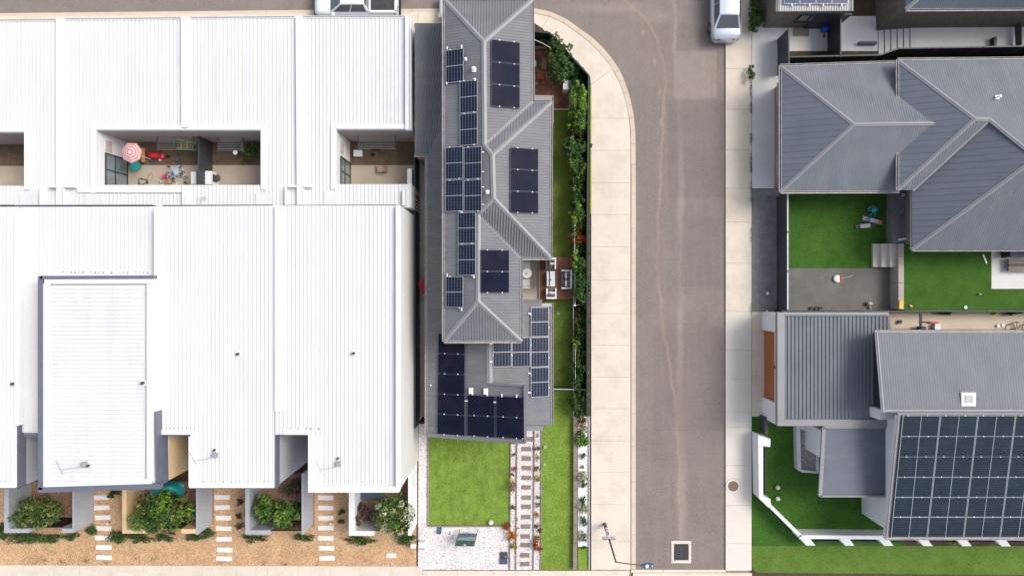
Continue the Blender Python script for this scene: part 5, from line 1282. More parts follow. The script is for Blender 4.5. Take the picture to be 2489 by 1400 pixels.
# ================================================================= courtyard things
t = thing('parasol', 'pink and white striped octagonal parasol in the west courtyard', 'parasol')
R_ = .62; rings = [(0,2.35),(.12,2.33),(.2,2.31),(.28,2.285),(.36,2.26),(.43,2.23),(.5,2.2),(.56,2.17),(R_,2.13)]
mb = MB(); n_ = 7
for k in range(len(rings)-1):
    (ra, za), (rb_, zb) = rings[k], rings[k+1]
    for i in range(n_):
        a0, a1 = 2*math.pi*i/n_, 2*math.pi*(i+1)/n_
        pts = [Vector((rb_*math.cos(a0),rb_*math.sin(a0),zb)),Vector((rb_*math.cos(a1),rb_*math.sin(a1),zb)),Vector((ra*math.cos(a1),ra*math.sin(a1),za)),Vector((ra*math.cos(a0),ra*math.sin(a0),za))]
        mb.add(pts if ra else pts[:3], [(0,1,2,3)] if ra else [(0,1,2)], k % 2)
mb.build('canopy', [m_palepinkfab, m_pinkfab], t); MB().tube([(0,0,0),(0,0,2.34)], .02, 8).build('pole', m_pvc, t); MB().cyl(0,0,.2,0,.07,16).build('base', m_iron, t)
t.location = (X(318.5,2.3), Y(371,2.3), G); t.rotation_euler = (0,0,R(12))
def small(name, label, cat, fn, px, py, z=G, rot=0, h=.3):
    t = thing(name, label, cat); fn(t); t.location = (X(px, z+h), Y(py, z+h), z); t.rotation_euler = (0,0,rot); return t
def f_tub(mat, r=.3, h=.3):
    def f(t): mb = MB(); mb.cyl(0,0,r*.8,0,h,20,r2=r); mb.build('tub', mat, t); m2 = MB(); m2.cyl(0,0,r*.86,h,h+.012,20,r2=r*1.05); m2.build('rim', mat, t)
    return f
small('paddling_tub', 'teal plastic tub on the concrete beside the striped parasol', 'tub', f_tub(m_teal,.30,.28), 327, 403)
def f_bench(mat, l, w, h):
    def f(t):
        for i in range(3): MB().box(-w/2+i*w/3+.005,-w/2+(i+1)*w/3-.005,-l/2,l/2,h-.04,h).build('slat', mat, t)
        for sy in (-1,1): MB().box(-w/2,w/2,sy*(l/2-.1)-.03,sy*(l/2-.1)+.03,0,h-.04).build('leg', mat, t)
    return f
small('wooden_bench', 'light wooden bench standing beside the red ride-on toy', 'bench', f_bench(m_lightwood,.85,.20,.42), 348, 377, h=.4)
def f_sled(t):
    mb = MB(); rr = []
    for x_, w_, z_ in ((-.5,.12,.16),(-.42,.17,.2),(0,.18,.22),(.4,.17,.2),(.5,.10,.14)): rr.append([Vector((x_,-w_,.04)),Vector((x_,-w_,z_)),Vector((x_,-w_*.7,z_+.06)),Vector((x_,w_*.7,z_+.06)),Vector((x_,w_,z_)),Vector((x_,w_,.04))])
    carve(mb, rr); mb.build('body', m_red, t)
    for a in (-.3,.3):
        for s_ in (-1,1): MB().tube([(a,s_*.14,.07),(a,s_*.2,.07)], .07, 8).build('wheel', m_black, t)
    MB().box(-.2,.15,-.09,.09,.28,.31).build('seat', M('coral_plastic',(.65,.06,.04),.4,.05,3), t)
small('ride_on_car', 'long red ride-on toy car on the courtyard dirt', 'toy car', f_sled, 377, 378, rot=R(-6), h=.25)
def f_blob(mat, r, sq=.6):
    def f(t): MB().ball((0,0,r*sq),(r,r*.8,r*sq),12).build('shell', mat, t, smooth=True); MB().cyl(0,0,r*.4,0,.02,10).build('foot', mat, t)
    return f
small('toy_bucket', 'pale blue toy bucket beside the red ride-on toy', 'bucket', f_tub(m_rail,.09,.15), 390, 389, h=.1)
small('toy_ball', 'dark ball on the dirt east of the red ride-on toy', 'ball', f_blob(m_black,.11,1), 409, 381, h=.1)
small('plant_pot', 'dark teal pot at the edge of the courtyard dirt', 'pot', f_tub(m_slateblue,.11,.14), 432, 388, h=.1)
small('garden_lamp', 'small pink-topped plant stand among the courtyard clutter', 'stool', f_tub(m_pink,.10,.28), 399, 429, h=.2)
small('cardboard_box', 'open brown box beside the courtyard clutter', 'box', lambda t: (MB().box(-.2,.2,-.12,.12,0,.2).build('body', m_palewood, t), MB().box(-.16,.0,-.1,.1,.2,.215).build('flap', m_redbrick, t)), 409, 442, h=.15, rot=.2)
def f_hose(t):
    pts = []
    for i in range(60): a = i*.42; r_ = .17+.05*math.sin(i*1.3); pts.append((r_*1.4*math.cos(a)*(1+i*.004), r_*math.sin(a), .02+.0006*i))
    MB().tube(pts, .014, 5).build('coil', m_gal, t); MB().tube([(.2,0,.03),(.35,.35,.02),(.5,.55,.02),(.62,.3,.02),(.5,.1,.02)], .012, 5).build('loose_end', m_gal, t)
small('garden_hose', 'coiled grey hose lying on the pale courtyard concrete', 'hose', f_hose, 347, 442, h=.02)
def f_rack(t):
    for i in range(7): MB().tube([(-.3+.1*i,-.22,.5),(-.3+.1*i,.22,.5)], .01, 5).build('rod', m_rail, t)
    for s_ in (-1,1): MB().tube([(-.3,s_*.22,0),(-.3,s_*.22,.5),(.3,s_*.22,.5),(.3,s_*.22,0)], .012, 5).build('side_frame', m_rail, t)
    cush(-.1,.25,-.2,.18,.505,.55,M('pale_blue_cloth',(.35,.42,.50),.9,.1,5),'cloth',t)
small('drying_rack', 'low drying rack with pale blue washing near the dividing fence', 'drying rack', f_rack, 425, 418, rot=.5, h=.5)
mb = MB(); rng = random.Random(31)
for i in range(70):
    p = P(min(470, max(392, rng.gauss(428,17))), min(447, max(406, rng.gauss(427,11))), G); a = rng.uniform(0,3); s_ = rng.uniform(.03,.10); h_ = rng.uniform(.03,.16)
    mb.bar((p.x-s_*math.cos(a),p.y-s_*math.sin(a),G+h_/2+.012), (p.x+s_*math.cos(a),p.y+s_*math.sin(a),G+h_/2+.012), rng.uniform(.02,.09), h_, rng.choice((0,0,1,2,3,4)))
mb.build('toy_clutter', [m_rail, m_gal, m_slateblue, m_clamp, m_palewood], kind='stuff')
# green swing frame
t = thing('swing_frame', 'bright green tubular play frame against the courtyard fence', 'play frame', P(450,357,G))
for a, b in (((420,338,1.6),(476,347,1.6)),((428,362,1.0),(478,365,1.0)),((440,362,1.0),(452,373,.1)),((476,347,1.6),(478,365,1.0)),((422,338,1.6),(424,356,G)),((474,347,1.6),(470,362,G))): MB().tube([P(*a),P(*b)], .03, 8).build('tube', m_green, t)
for i in range(5): MB().bar(P(434+7*i,346,.75), P(434+7*i,361,.75), .11, .03).build('platform_slat', m_lightwood if i % 2 else m_redbrick, t)
# clothes lines in the courtyards: posts and wires
for lab, a, b, y0 in (('wall-mounted folding clothes line in the west courtyard',383,470,336),('wall-mounted folding clothes line in the middle courtyard',530,590,338),('wall-mounted folding clothes line in the east courtyard',871,960,334)):
    t = thing('clothes_line', lab, 'clothes line', P(a,y0,1.7))
    for x_ in (a, b): MB().bar(P(x_,y0-4,1.7), P(x_,y0+32,1.7), .04, .05).build('arm', m_gal, t)
    for i in range(8): MB().tube([P(a,y0+4*i,1.72),P(b,y0+4*i,1.72)], .006, 4).build('wire', m_rail, t)
small('storage_tub', 'white tub lid on the dirt of the east courtyard', 'tub', lambda t: (MB().box(-.24,.24,-.17,.17,0,.22).build('body', m_clamp, t), MB().box(-.26,.26,-.19,.19,.22,.26).build('lid', m_white, t)), 870, 373, h=.25)
def f_chairbr(t):
    MB().box(-.27,.05,-.2,.2,.0,.35).build('seat', m_palewood, t)
    for i in range(4): MB().box(.06+.055*i,.10+.055*i,-.2,.2,.0,.40-.03*i).build('slat', m_palewood, t)
small('wooden_crate', 'slatted brown wooden seat on the east courtyard concrete', 'seat', f_chairbr, 928, 410, h=.35)
small('tool_bag', 'black bag on the dirt below the east clothes line', 'bag', f_blob(m_black,.13,.7), 906, 376, h=.1)
small('folded_stand', 'black folded stand near the east clothes line', 'stand', lambda t: [MB().bar((-.25+.07*i,-.03,.05),(-.2+.07*i,.05,.09),.05,.05).build('bar', m_black, t) for i in range(8)], 913, 365, h=.05)
small('plant_tub', 'grey pot lying on the dirt beside the east courtyard wall', 'pot', f_tub(m_gal,.12,.15), 898, 351, h=.1)
for lab, a, b, c, d, hh in (('white air-conditioning unit west of the courtyard fence',464,418,477,448,1.0),('white air-conditioning unit east of the courtyard fence',498,416,514,448,1.0),('white air-conditioning unit at the corner of the east courtyard',990,410,1001,450,1.6)):
    t = thing('air_conditioner', lab, 'air conditioner', P(a,b,G)); MB().pbox(a,b,c,d,G+.05,G+hh).build('casing', m_white, t); p = P(a,d,G); x_, y_ = X((a+c)/2,hh), Y((b+d)/2,hh)
    MB().box(x_-.12,x_+.12,y_-.3,y_+.3,G,G+.05).build('feet', m_iron, t); MB().box(X(c,G+hh),X(c,G+hh)+.015,y_-.22,y_+.22,G+.3,G+hh-.15).build('grille', m_iron, t)
small('pet_dish', 'white dish hanging under the middle clothes line', 'dish', f_tub(m_clamp,.13,.05), 572, 371, z=1.0, h=.05)
small('grey_planter', 'round grey planter beside the eastern air-conditioning unit', 'planter', f_tub(m_gal,.3,.3), 521, 432, h=.3)

# ================================================================= vehicles
sedan_st = [(-2.28,.62,.78),(-2.2,.78,.92),(-1.95,.87,1.0),(-1.4,.90,1.02),(-.6,.91,.98),(.5,.91,.98),(1.1,.90,.98),(1.6,.87,.90),(2.05,.80,.80),(2.25,.62,.68)]
vehicle('parked_car', 'silver-white sedan parked nose north beside the east footpath', sedan_st, (-1.72,1.12,.80,.98,-.98,.42,.56,1.42), X(1768,1.2)+.06, Y(-2,1.2), R(90), m_carsilver, (-1.4,1.38), 1.82)
hatch_st = [(-2.1,.66,.86),(-2.02,.78,.98),(-1.8,.86,1.0),(-1.0,.88,.98),(.5,.88,.98),(1.1,.87,.96),(1.6,.84,.88),(1.98,.74,.78),(2.12,.58,.68)]
vehicle('parked_car', 'white car mostly hidden behind the north end of the grey roof', hatch_st, (-1.95,1.1,.78,.96,-1.5,.42,.55,1.45), X(1066,.8)+2.16, Y(14,.8)+.0, R(180), m_carwhite, (-1.3,1.32), 1.76)
def ute_extras(t):
    fl = MB(); fl.box(-2.38,-.98,-.74,.74,.90,1.10); fl.build('tray_liner', m_tray, t)
    for a in (((-2.5,-.80),(-.92,-.80)),((-2.5,.80),(-.92,.80))): MB().bar((a[0][0],a[0][1],1.04),(a[1][0],a[1][1],1.04),.13,.24).build('tray_side', m_carwhite, t)
    MB().bar((-2.45,-.80,1.03),(-2.45,.80,1.03),.14,.26).build('tailgate', m_carwhite, t); MB().bar((-.92,-.8,1.06),(-.92,.8,1.06),.10,.30).build('headboard', m_carwhite, t)
    MB().box(-2.64,-2.53,-.82,.82,.42,.62).build('rear_bumper', m_black, t); MB().box(2.36,2.50,-.80,.80,.34,.66).build('front_bumper', m_slateblue, t)
ute_st = [(-2.52,.84,1.02),(-2.46,.89,1.04),(-2.0,.91,1.05),(-.9,.92,1.06),(0,.92,1.06),(1.0,.92,1.08),(1.5,.91,1.06),(2.1,.87,1.0),(2.38,.80,.90)]
vehicle('parked_ute', 'white dual-cab ute with a black tray parked behind the townhouse roofs', ute_st, (-.86,1.42,.84,1.06,-.70,.66,.60,1.72), X(862,1.0), Y(-2,1.0), R(180), m_carwhite, (-1.6,1.62), 1.86, extras=ute_extras, wr=.38)

# ================================================================= street furniture
t = thing('street_lamp', 'tall grey street lamp with a long arm and white sign sleeve', 'street lamp', P(1470,1275,G))
b0 = P(1470,1273,G); top = Vector((b0.x, b0.y, 5.7)); k_ = Vector((X(1497,5.7)-b0.x, Y(1365,5.7)-b0.y, 0))
def LP(z_): f = (z_-G)/(5.7-G); return Vector((b0.x + k_.x*f, b0.y + k_.y*f, z_))
MB().tube([LP(G), LP(1.0)], .105, 14, r2=.10).build('base_sleeve', m_gal, t); MB().tube([LP(1.0), LP(5.7)], .065, 12, r2=.045).build('pole', m_gal, t)
MB().tube([LP(1.15), LP(1.3)], .115, 14).build('red_band', m_red, t); MB().tube([LP(1.02), LP(1.15)], .12, 14).build('white_band', m_white, t)
MB().tube([LP(1.30), LP(2.35)], .115, 14).build('white_sleeve', m_white, t); q_ = LP(1.85); MB().bar(LP(1.6)+Vector((.02,.118,0)), LP(2.15)+Vector((.02,.118,0)), .05, .012, up=(0,1,0)).build('dark_stripe', m_black, t)
s_ = LP(2.55); sg = MB(); sg.box(s_.x-.36,s_.x+.36,s_.y-.0+.07,s_.y+.09,2.30,2.62); so = sg.build('sign', m_white, t)
for i, wd_ in enumerate((.07,.05,.07,.03,.07,.06,.05)): MB().box(s_.x-.30+.09*i,s_.x-.30+.09*i+wd_,s_.y+.09,s_.y+.093,2.42,2.52).build('character', m_gal, so)
MB().box(s_.x-.37,s_.x-.10,s_.y-.03,s_.y+.065,2.36,2.52).build('bracket', m_gal, t); MB().box(s_.x+.06,s_.x+.37,s_.y-.03,s_.y+.065,2.36,2.52).build('bracket', m_gal, t)
a_ = P(1497,1365,5.7); e_ = P(1562,1373,5.95); MB().tube([a_, (a_*.5+e_*.5)+Vector((0,0,.05)), e_], .03, 8).build('arm', m_gal, t)
lm = MB(); p = P(1575,1374,5.9); rr = []
for x_, w_ in ((-.34,.05),(-.24,.10),(-.05,.125),(.18,.125),(.26,.09)): rr.append([Vector((p.x+x_,p.y-w_,5.86)),Vector((p.x+x_,p.y-w_*.8,5.97)),Vector((p.x+x_,p.y+w_*.8,5.97)),Vector((p.x+x_,p.y+w_,5.86))])
carve(lm, rr); lm.build('lamp_head', m_slateblue, t); MB().ball((p.x-.06,p.y,5.98),(.11,.095,.05),12).build('sensor_cap', m_clamp, t, smooth=True); MB().ball((p.x+.2,p.y,5.98),(.04,.07,.025),8).build('sensor_cap', m_rail, t)
t = thing('drain_grate', 'square iron drain grate in a pale concrete collar on the road', 'drain', P(1656,1341,0))
for a in ((1632,1314,1680,1321),(1632,1361,1680,1368),(1632,1321.3,1638,1360.7),(1674,1321.3,1680,1360.7)): MB().pbox(*a,-.05,.03).build('collar', m_conc, t)
MB().pbox(1638,1321,1674,1361,-.05,.004).build('pit', m_black, t)
for i in range(11): b = 1322+i*3.6; MB().pbox(1639,b,1673,b+1.9,.004,.024).build('bar', m_iron, t)
MB().pbox(1655.3,1321.5,1657,1360.5,.008,.026).build('centre_bar', m_iron, t)
t = thing('manhole', 'round rusty manhole cover in a pale ring on the east footpath', 'manhole cover', P(1781,1181,G)); p = P(1782,1181,G)
MB().cyl(p.x,p.y,.46,G-.02,G+.006,36).build('joint', m_capstone, t); MB().cyl(p.x,p.y,.435,G-.02,G+.010,36).build('ring', m_conc3, t); MB().cyl(p.x,p.y,.315,G,G+.014,32).build('lid', m_rust, t)

# ================================================================= east side walls, fences, yards
fence('yard_fence', 'dark steel fence along the west side of the upper green lawn', [(1915,470),(1915,754)], 1.8, m_fence, capm=m_rail)
fence('yard_fence', 'dark steel fence beside the pale driveway in the north court', [(1917,72),(1918,160)], 1.8, m_fence, capm=m_fence_g)
fence('yard_fence', 'dark steel fence with blue edge between the two north courts', [(2044,46),(2044,138)], 1.8, m_fence, capm=m_fence_g)
fence('retaining_fence', 'long dark green fence in front of the hip-roofed house', [(1918,139),(2140,134),(2186,118),(2700,109)], 1.8, m_fence_g, panel=2.4)
fence('lawn_fence', 'low dark fence along the south edge of the green lawns', [(1900,756),(2700,757)], 1.0, m_fence, panel=2.4, ribbed=False)
flat('back_lane_soil', [rect(1900,125,2700,180)], m_soil, z=G+.012)
t = thing('terrace_wall', 'beige capped wall between the gravel terrace and the second lawn', 'wall', P(2190,670,0))
for a, b in ((592,640),(640,688),(688,752)): MB().pbox(2184,a+.4,2197,b-.4,-.05,G+.95).build('capped_block', m_capstone, t)
t = thing('garden_steps', 'three beige concrete steps beside the upper green lawn', 'steps', P(2150,620,0))
for i in range(3): a = 2122+i*20.5; MB().pbox(a,592.5,a+20.3,649,-.05,G+.2+.22*i).build('step', m_conc3 if False else M('step_concrete',(.56,.50,.45),.85,.06,1) if i == 0 else bpy.data.materials['step_concrete'], t)
t = thing('court_steps', 'five pale concrete steps in the north court', 'steps', P(2175,100,0))
for i in range(6): a = 2136+i*15.5; MB().pbox(a,60-i*2,a+13.2,132-(i*2 if i > 2 else 0),-.05,G+.06+.07*i).build('step', m_conc3, t); MB().pbox(a+13.4,60-i*2,a+15.3,132-(i*2 if i > 2 else 0),-.05,G+.04+.07*i).build('nosing', m_gal, t)
flat('upper_court', [[(2222,46),(2700,40),(2700,130),(2222,130)]], m_conc3, z=G+.42)
flat('court_gravel', [[(2290,22),(2480,22),(2440,44),(2270,46)], rect(2350,40,2402,60)], M_peb('beige_court_gravel',[(.30,.26,.22),(.42,.37,.32),(.52,.47,.42)],22), z=G+.435)
flat('court_bed', [[(2135,62),(2190,24),(2318,24),(2275,48),(2150,58)]], m_dirt, z=G+.445)
MB().pbox(1928,69,1966,88,G,G+.05).build('door_mat', m_sleeper, label='dark rectangular mat on the north court concrete', cat='mat')
MB().pbox(2091,101,2132,107,G,G+.35).build('low_bar', m_slateblue, label='dark blue bar beside the pale court steps', cat='bar')
MB().pbox(2417,90,2423,117,G+.4,G+.8).build('low_post', m_fence_g, label='short dark green bar against the retaining fence', cat='bar')
MB().bar(P(2474,40,G+.8), P(2477,112,G+.8), .07, .5).build('low_wall', m_gal, label='thin grey wall near the north-east frame edge', cat='wall')
small('wheelbarrow', 'bright blue tub with a dark red wheel beside the court fence', 'wheelbarrow', lambda t: (MB().ball((0,0,.38),(.22,.20,.16),14).build('tub', m_blue, t, smooth=True), MB().ball((-.14,-.06,.3),(.14,.14,.12),12).build('tub_lip', m_blue, t, smooth=True), MB().tube([(-.03,-.34,.1),(.05,-.34,.1)],.1,10).build('wheel', m_redbrick, t), MB().tube([(0,-.34,.1),(0,0,.3)],.02,6).build('frame', m_iron, t)), 2006, 72, h=.3)

# boundary wall and pillars of the modern house
t = thing('boundary_wall', 'low white wall with angled pillars around the modern house lawn', 'wall', P(1900,1200,0)); hw_ = 1.1
for pts in ([(1843,1057),(1873,1067),(1872,1086),(1856,1084),(1843,1083)], [(1843,1083.5),(1855,1084.5),(1855,1205),(1845,1210)], [(1845,1210.5),(1855,1205.5),(1873,1213),(1873,1222),(1876,1228),(1868,1233)], [(1870,1232.5),(1877,1228.5),(1950,1300),(1944,1306)], [(1943,1300),(2700,1306),(2700,1314),(1943,1309)]):
    MB().slab([P(a,b,G+hw_) for a,b in pts], z0=-.05).build('wall', m_white, t)
for i in range(8):
    a = 1958+95*i
    MB().slab([P(a-12,1309.5+i*.4,G+hw_),P(a+12,1309.5+i*.4,G+hw_),P(a+24,1325+i*.4,G+hw_-.1),P(a+2,1325+i*.4,G+hw_-.1)], z0=-.05).build('pillar', m_white, t)
    if i < 7: MB().box(X(a+26,.9),X(a+83,.9),Y(1317+i*.4,.9),Y(1315.5+i*.4,.9),G,.85).build('infill', m_frame, t)
x_ = X(1853,1.1)+.05
mb = MB()
for i in range(14): yy_ = Y(1200,.8)+i*.2; mb.box(x_+.2,x_+.23,yy_,yy_+.12,G,.95)
MB().box(x_+.15,x_+.19,Y(1203,1),Y(1088,1),G,1.0).build('infill', m_frame, t)
MB().box(X(1862,.9)-.1,X(1862,.9)+.1,Y(1056,1.0),Y(1014,1.0),G,1.0).build('side_gate', m_fence, t)
t = thing('planter_box', 'white-walled planter of grey gravel beside the flat awning', 'planter', P(1965,1090,0))
for pts in ([(1936,1035),(1945,1035),(1948,1147),(1939,1142)], [(1945.5,1035),(1992,1040),(1990,1052),(1946,1044)], [(1988,1053),(1992,1053),(1990,1150),(1986,1150)], [(1948.5,1141),(1985,1146),(1985,1150),(1948.5,1147.5)]): MB().slab([P(a,b,G+.55) for a,b in pts], z0=-.05).build('side', m_white, t)
MB().slab([P(a,b,G+.35) for a,b in [(1946,1046),(1987,1054),(1985,1146),(1949,1140)]], .1).build('gravel_fill', m_darkgravel, t, kind='stuff')
for l_, b in (('white garden ball nearer the frame top on the modern house lawn',1184),('white garden ball nearer the boundary wall corner',1211)):
    p = P(1890,b,G+.1); MB().ball((p.x,p.y,G+.13),.135,16).build('garden_ball', m_white, smooth=True, label=l_, cat='ball')

# things on the east lawns
def f_frame(t):
    for i in range(6): a = i*1.05; MB().tube([(0,0,.5),(.3*math.cos(a),.3*math.sin(a),.28),(.36*math.cos(a),.36*math.sin(a),.03)], .035, 6).build('leg', m_teal, t)
    MB().ball((0,.05,.5),(.2,.16,.1),10).build('seat', m_teal, t); MB().tube([(-.3,.1,.3),(0,.3,.35),(.3,.1,.3)],.03,6).build('hoop', m_rail, t)
small('climbing_toy', 'teal plastic climbing toy on the dark green lawn', 'toy', f_frame, 2124, 512, h=.4)
def f_board(mats):
    def f(t):
        n_ = len(mats)
        for i, m_ in enumerate(mats): a0, a1 = -.6+1.2*i/n_, -.6+1.2*(i+1)/n_; MB().box(a0,a1-.002,-.12,.12,.02,.09).build('panel', m_, t)
        MB().box(-.5,.5,-.03,.03,0,.02).build('keel', m_black, t)
    return f
small('play_board', 'pink, white and blue striped board lying on the lawn', 'board', f_board([m_palepinkfab, M('periwinkle',(.25,.28,.60),.5,.05,3), m_white, m_palepinkfab, m_pinkfab]), 2121, 535.5, rot=R(-14), h=.1)
small('play_board', 'white and grey patterned board below the striped one', 'board', f_board([m_gal, m_white, m_clamp, m_gal]), 2104, 549, rot=R(5), h=.1)
def f_shovel(t): MB().tube([(.15,0,.05),(.78,.16,.12)], .018, 6).build('handle', m_rail, t); MB().ball((-.12,-.02,.1),(.25,.24,.09),14).build('scoop', m_white, t, smooth=True); MB().ball((.05,0,.12),(.09,.2,.09),10).build('rim', m_red, t)
small('toy_shovel', 'white and red long-handled scoop on the gravel terrace', 'toy', f_shovel, 2040, 677, h=.1)
small('garden_ornament', 'pale grey round ornament near the terrace wall', 'ornament', lambda t: (MB().ball((0,0,.18),(.17,.15,.17),12).build('body', m_alu, t, smooth=True), MB().ball((.2,0,.1),(.08,.07,.08),10).build('side_ball', m_alu, t), MB().ball((.08,-.24,.1),(.08,.08,.09),10).build('side_ball', m_alu, t), MB().bar((.15,.05,.15),(.36,.14,.17),.03,.03).build('beak', m_orangewood, t)), 2112, 738, h=.15)
for l_, a in (('westmost of the three dark pots at the terrace edge',1973),('middle dark pot of three at the terrace edge',1984),('eastmost pot of the terrace three, with a green sprout',1994)): small('pot', l_, 'pot', f_tub(m_black,.10,.14), a, 749, h=.1)
small('toy_block', 'bright yellow block on top of the beige terrace wall', 'toy block', lambda t: (MB().box(-.1,.1,-.2,.2,0,.12).build('block', m_yellow, t), MB().ball((0,.2,.06),(.1,.08,.06),10).build('end', m_yellow, t)), 2190, 741, z=G+.952, h=.1)
small('shoe', 'light brown shoe left on the second green lawn', 'shoe', f_blob(m_lightwood,.12,.4), 2214, 744, z=TZE, h=.05, rot=-.5)
small('bowl', 'pale bowl at the south edge of the second green lawn', 'bowl', f_tub(m_clamp,.09,.06), 2347, 747, z=TZE, h=.05)
small('ball', 'cream ball on the open part of the second green lawn', 'ball', f_blob(m_stone,.085,1), 2381, 715, z=TZE, h=.08)
small('white_bat', 'white toy bat on the second green lawn below the eave', 'bat', lambda t: (MB().bar((0,.30,.04),(0,-.28,.04),.09,.05).build('blade', m_clamp, t), MB().bar((0,.42,.04),(0,.30,.04),.04,.04).build('handle', m_redbrick, t)), 2394, 630, z=TZE, h=.05, rot=R(22))
small('paint_tin', 'small white tin at the north end of the narrow dark bed', 'tin', f_tub(m_clamp,.08,.1), 2196, 474, z=TZE, h=.1)
MB().bar(P(2184,583,TZE+.08), P(2210,579,TZE+.08), .12, .1).build('white_batten', m_clamp, label='white batten lying across the narrow dark bed', cat='batten')
t = thing('garden_daybed', 'brown slatted outdoor daybed on the pale paving', 'daybed', P(2470,650,TZE))
for i in range(5): MB().pbox(2452,629+i*6.2,2640,634.6+i*6.2,TZE+.30,TZE+.42).build('slat', m_sleeper if i != 2 else m_black, t)
MB().pbox(2456,610,2640,624,TZE+.05,TZE+.5).build('back_cushion', m_slateblue, t)
for a in (2454,2560): 
    p = P(a,655,TZE+.3); MB().box(p.x,p.x+.06,p.y,p.y+.06,TZE,TZE+.3).build('leg', m_sleeper, t)
small('lawn_light', 'small white cap light on the dark mulch strip', 'light', f_tub(m_clamp,.09,.08), 1865, 713, h=.05)
small('lawn_light', 'tiny white cap light at the south end of the mulch strip', 'light', f_tub(m_clamp,.06,.06), 1864, 756, h=.05)
# things in the east driveway
t = thing('basketball_stand', 'black post and base standing across the beige driveway', 'stand', P(2237,780,G)); MB().bar(P(2238,759,1.5), P(2238,794,1.5), .12, .10).build('post', m_black, t); MB().bar(P(2230,797,.4), P(2248,797,.4), .2, .2).build('base', m_black, t); MB().tube([P(2238,795,1.5),P(2238,797,.4)], .05, 8).build('strut', m_black, t)
small('garden_broom', 'dark red long broom leaning towards the white bucket', 'broom', lambda t: (MB().bar((-.6,.03,.1),(-.1,0,.1),.06,.05).build('handle', m_black, t), MB().bar((-.1,0,.1),(.42,-.05,.1),.12,.08).build('head', m_red, t)), 2263, 783, h=.1)
small('bucket', 'white square bucket beside the dark red broom', 'bucket', lambda t: (MB().box(-.15,.15,-.15,.15,0,.3).build('tub', m_clamp, t), MB().box(-.17,.17,-.17,.17,.3,.33).build('lid', m_white, t)), 2279, 794, h=.3)
small('pot', 'black pot on the beige driveway west of the black post', 'pot', f_tub(m_black,.12,.15), 2187, 782, h=.1)
small('toy_cone', 'small yellow cone against the lawn fence', 'cone', lambda t: (MB().cyl(0,0,.13,.02,.3,12,r2=.03).build('cone', m_yellow, t), MB().box(-.15,.15,-.15,.15,0,.02).build('base', m_yellow, t)), 2420, 762, h=.2)
for l_, a, b in (('left of the two small white pots in the beige driveway',2427,792),('right of the two small white pots in the beige driveway',2438,790)): small('pot', l_, 'pot', f_tub(m_clamp,.09,.12), a, b, h=.1)
t = thing('bicycle', 'bicycle lying beside the grey roof at the east frame edge', 'bicycle')
for x_ in (-.5,.5):
    mb = MB(); pts = [(x_+.3*math.cos(i*math.pi/10), .3*math.sin(i*math.pi/10), .12) for i in range(21)]; mb.tube(pts, .022, 6); mb.build('wheel', m_tyre, t)
MB().tube([(-.5,0,.12),(-.1,.05,.15),(.3,.3,.15),(.5,0,.12)], .02, 6).build('frame', m_iron, t); MB().tube([(-.1,.05,.15),(-.15,.4,.17)], .02, 6).build('seat_post', m_iron, t); MB().tube([(.3,.3,.15),(.25,.45,.2),(.4,.5,.2)], .018, 6).build('handlebar', m_iron, t)
MB().box(-.24,-.08,.38,.46,.14,.20).build('saddle', m_black, t); t.location = (X(2478,.3), Y(800,.3), G)

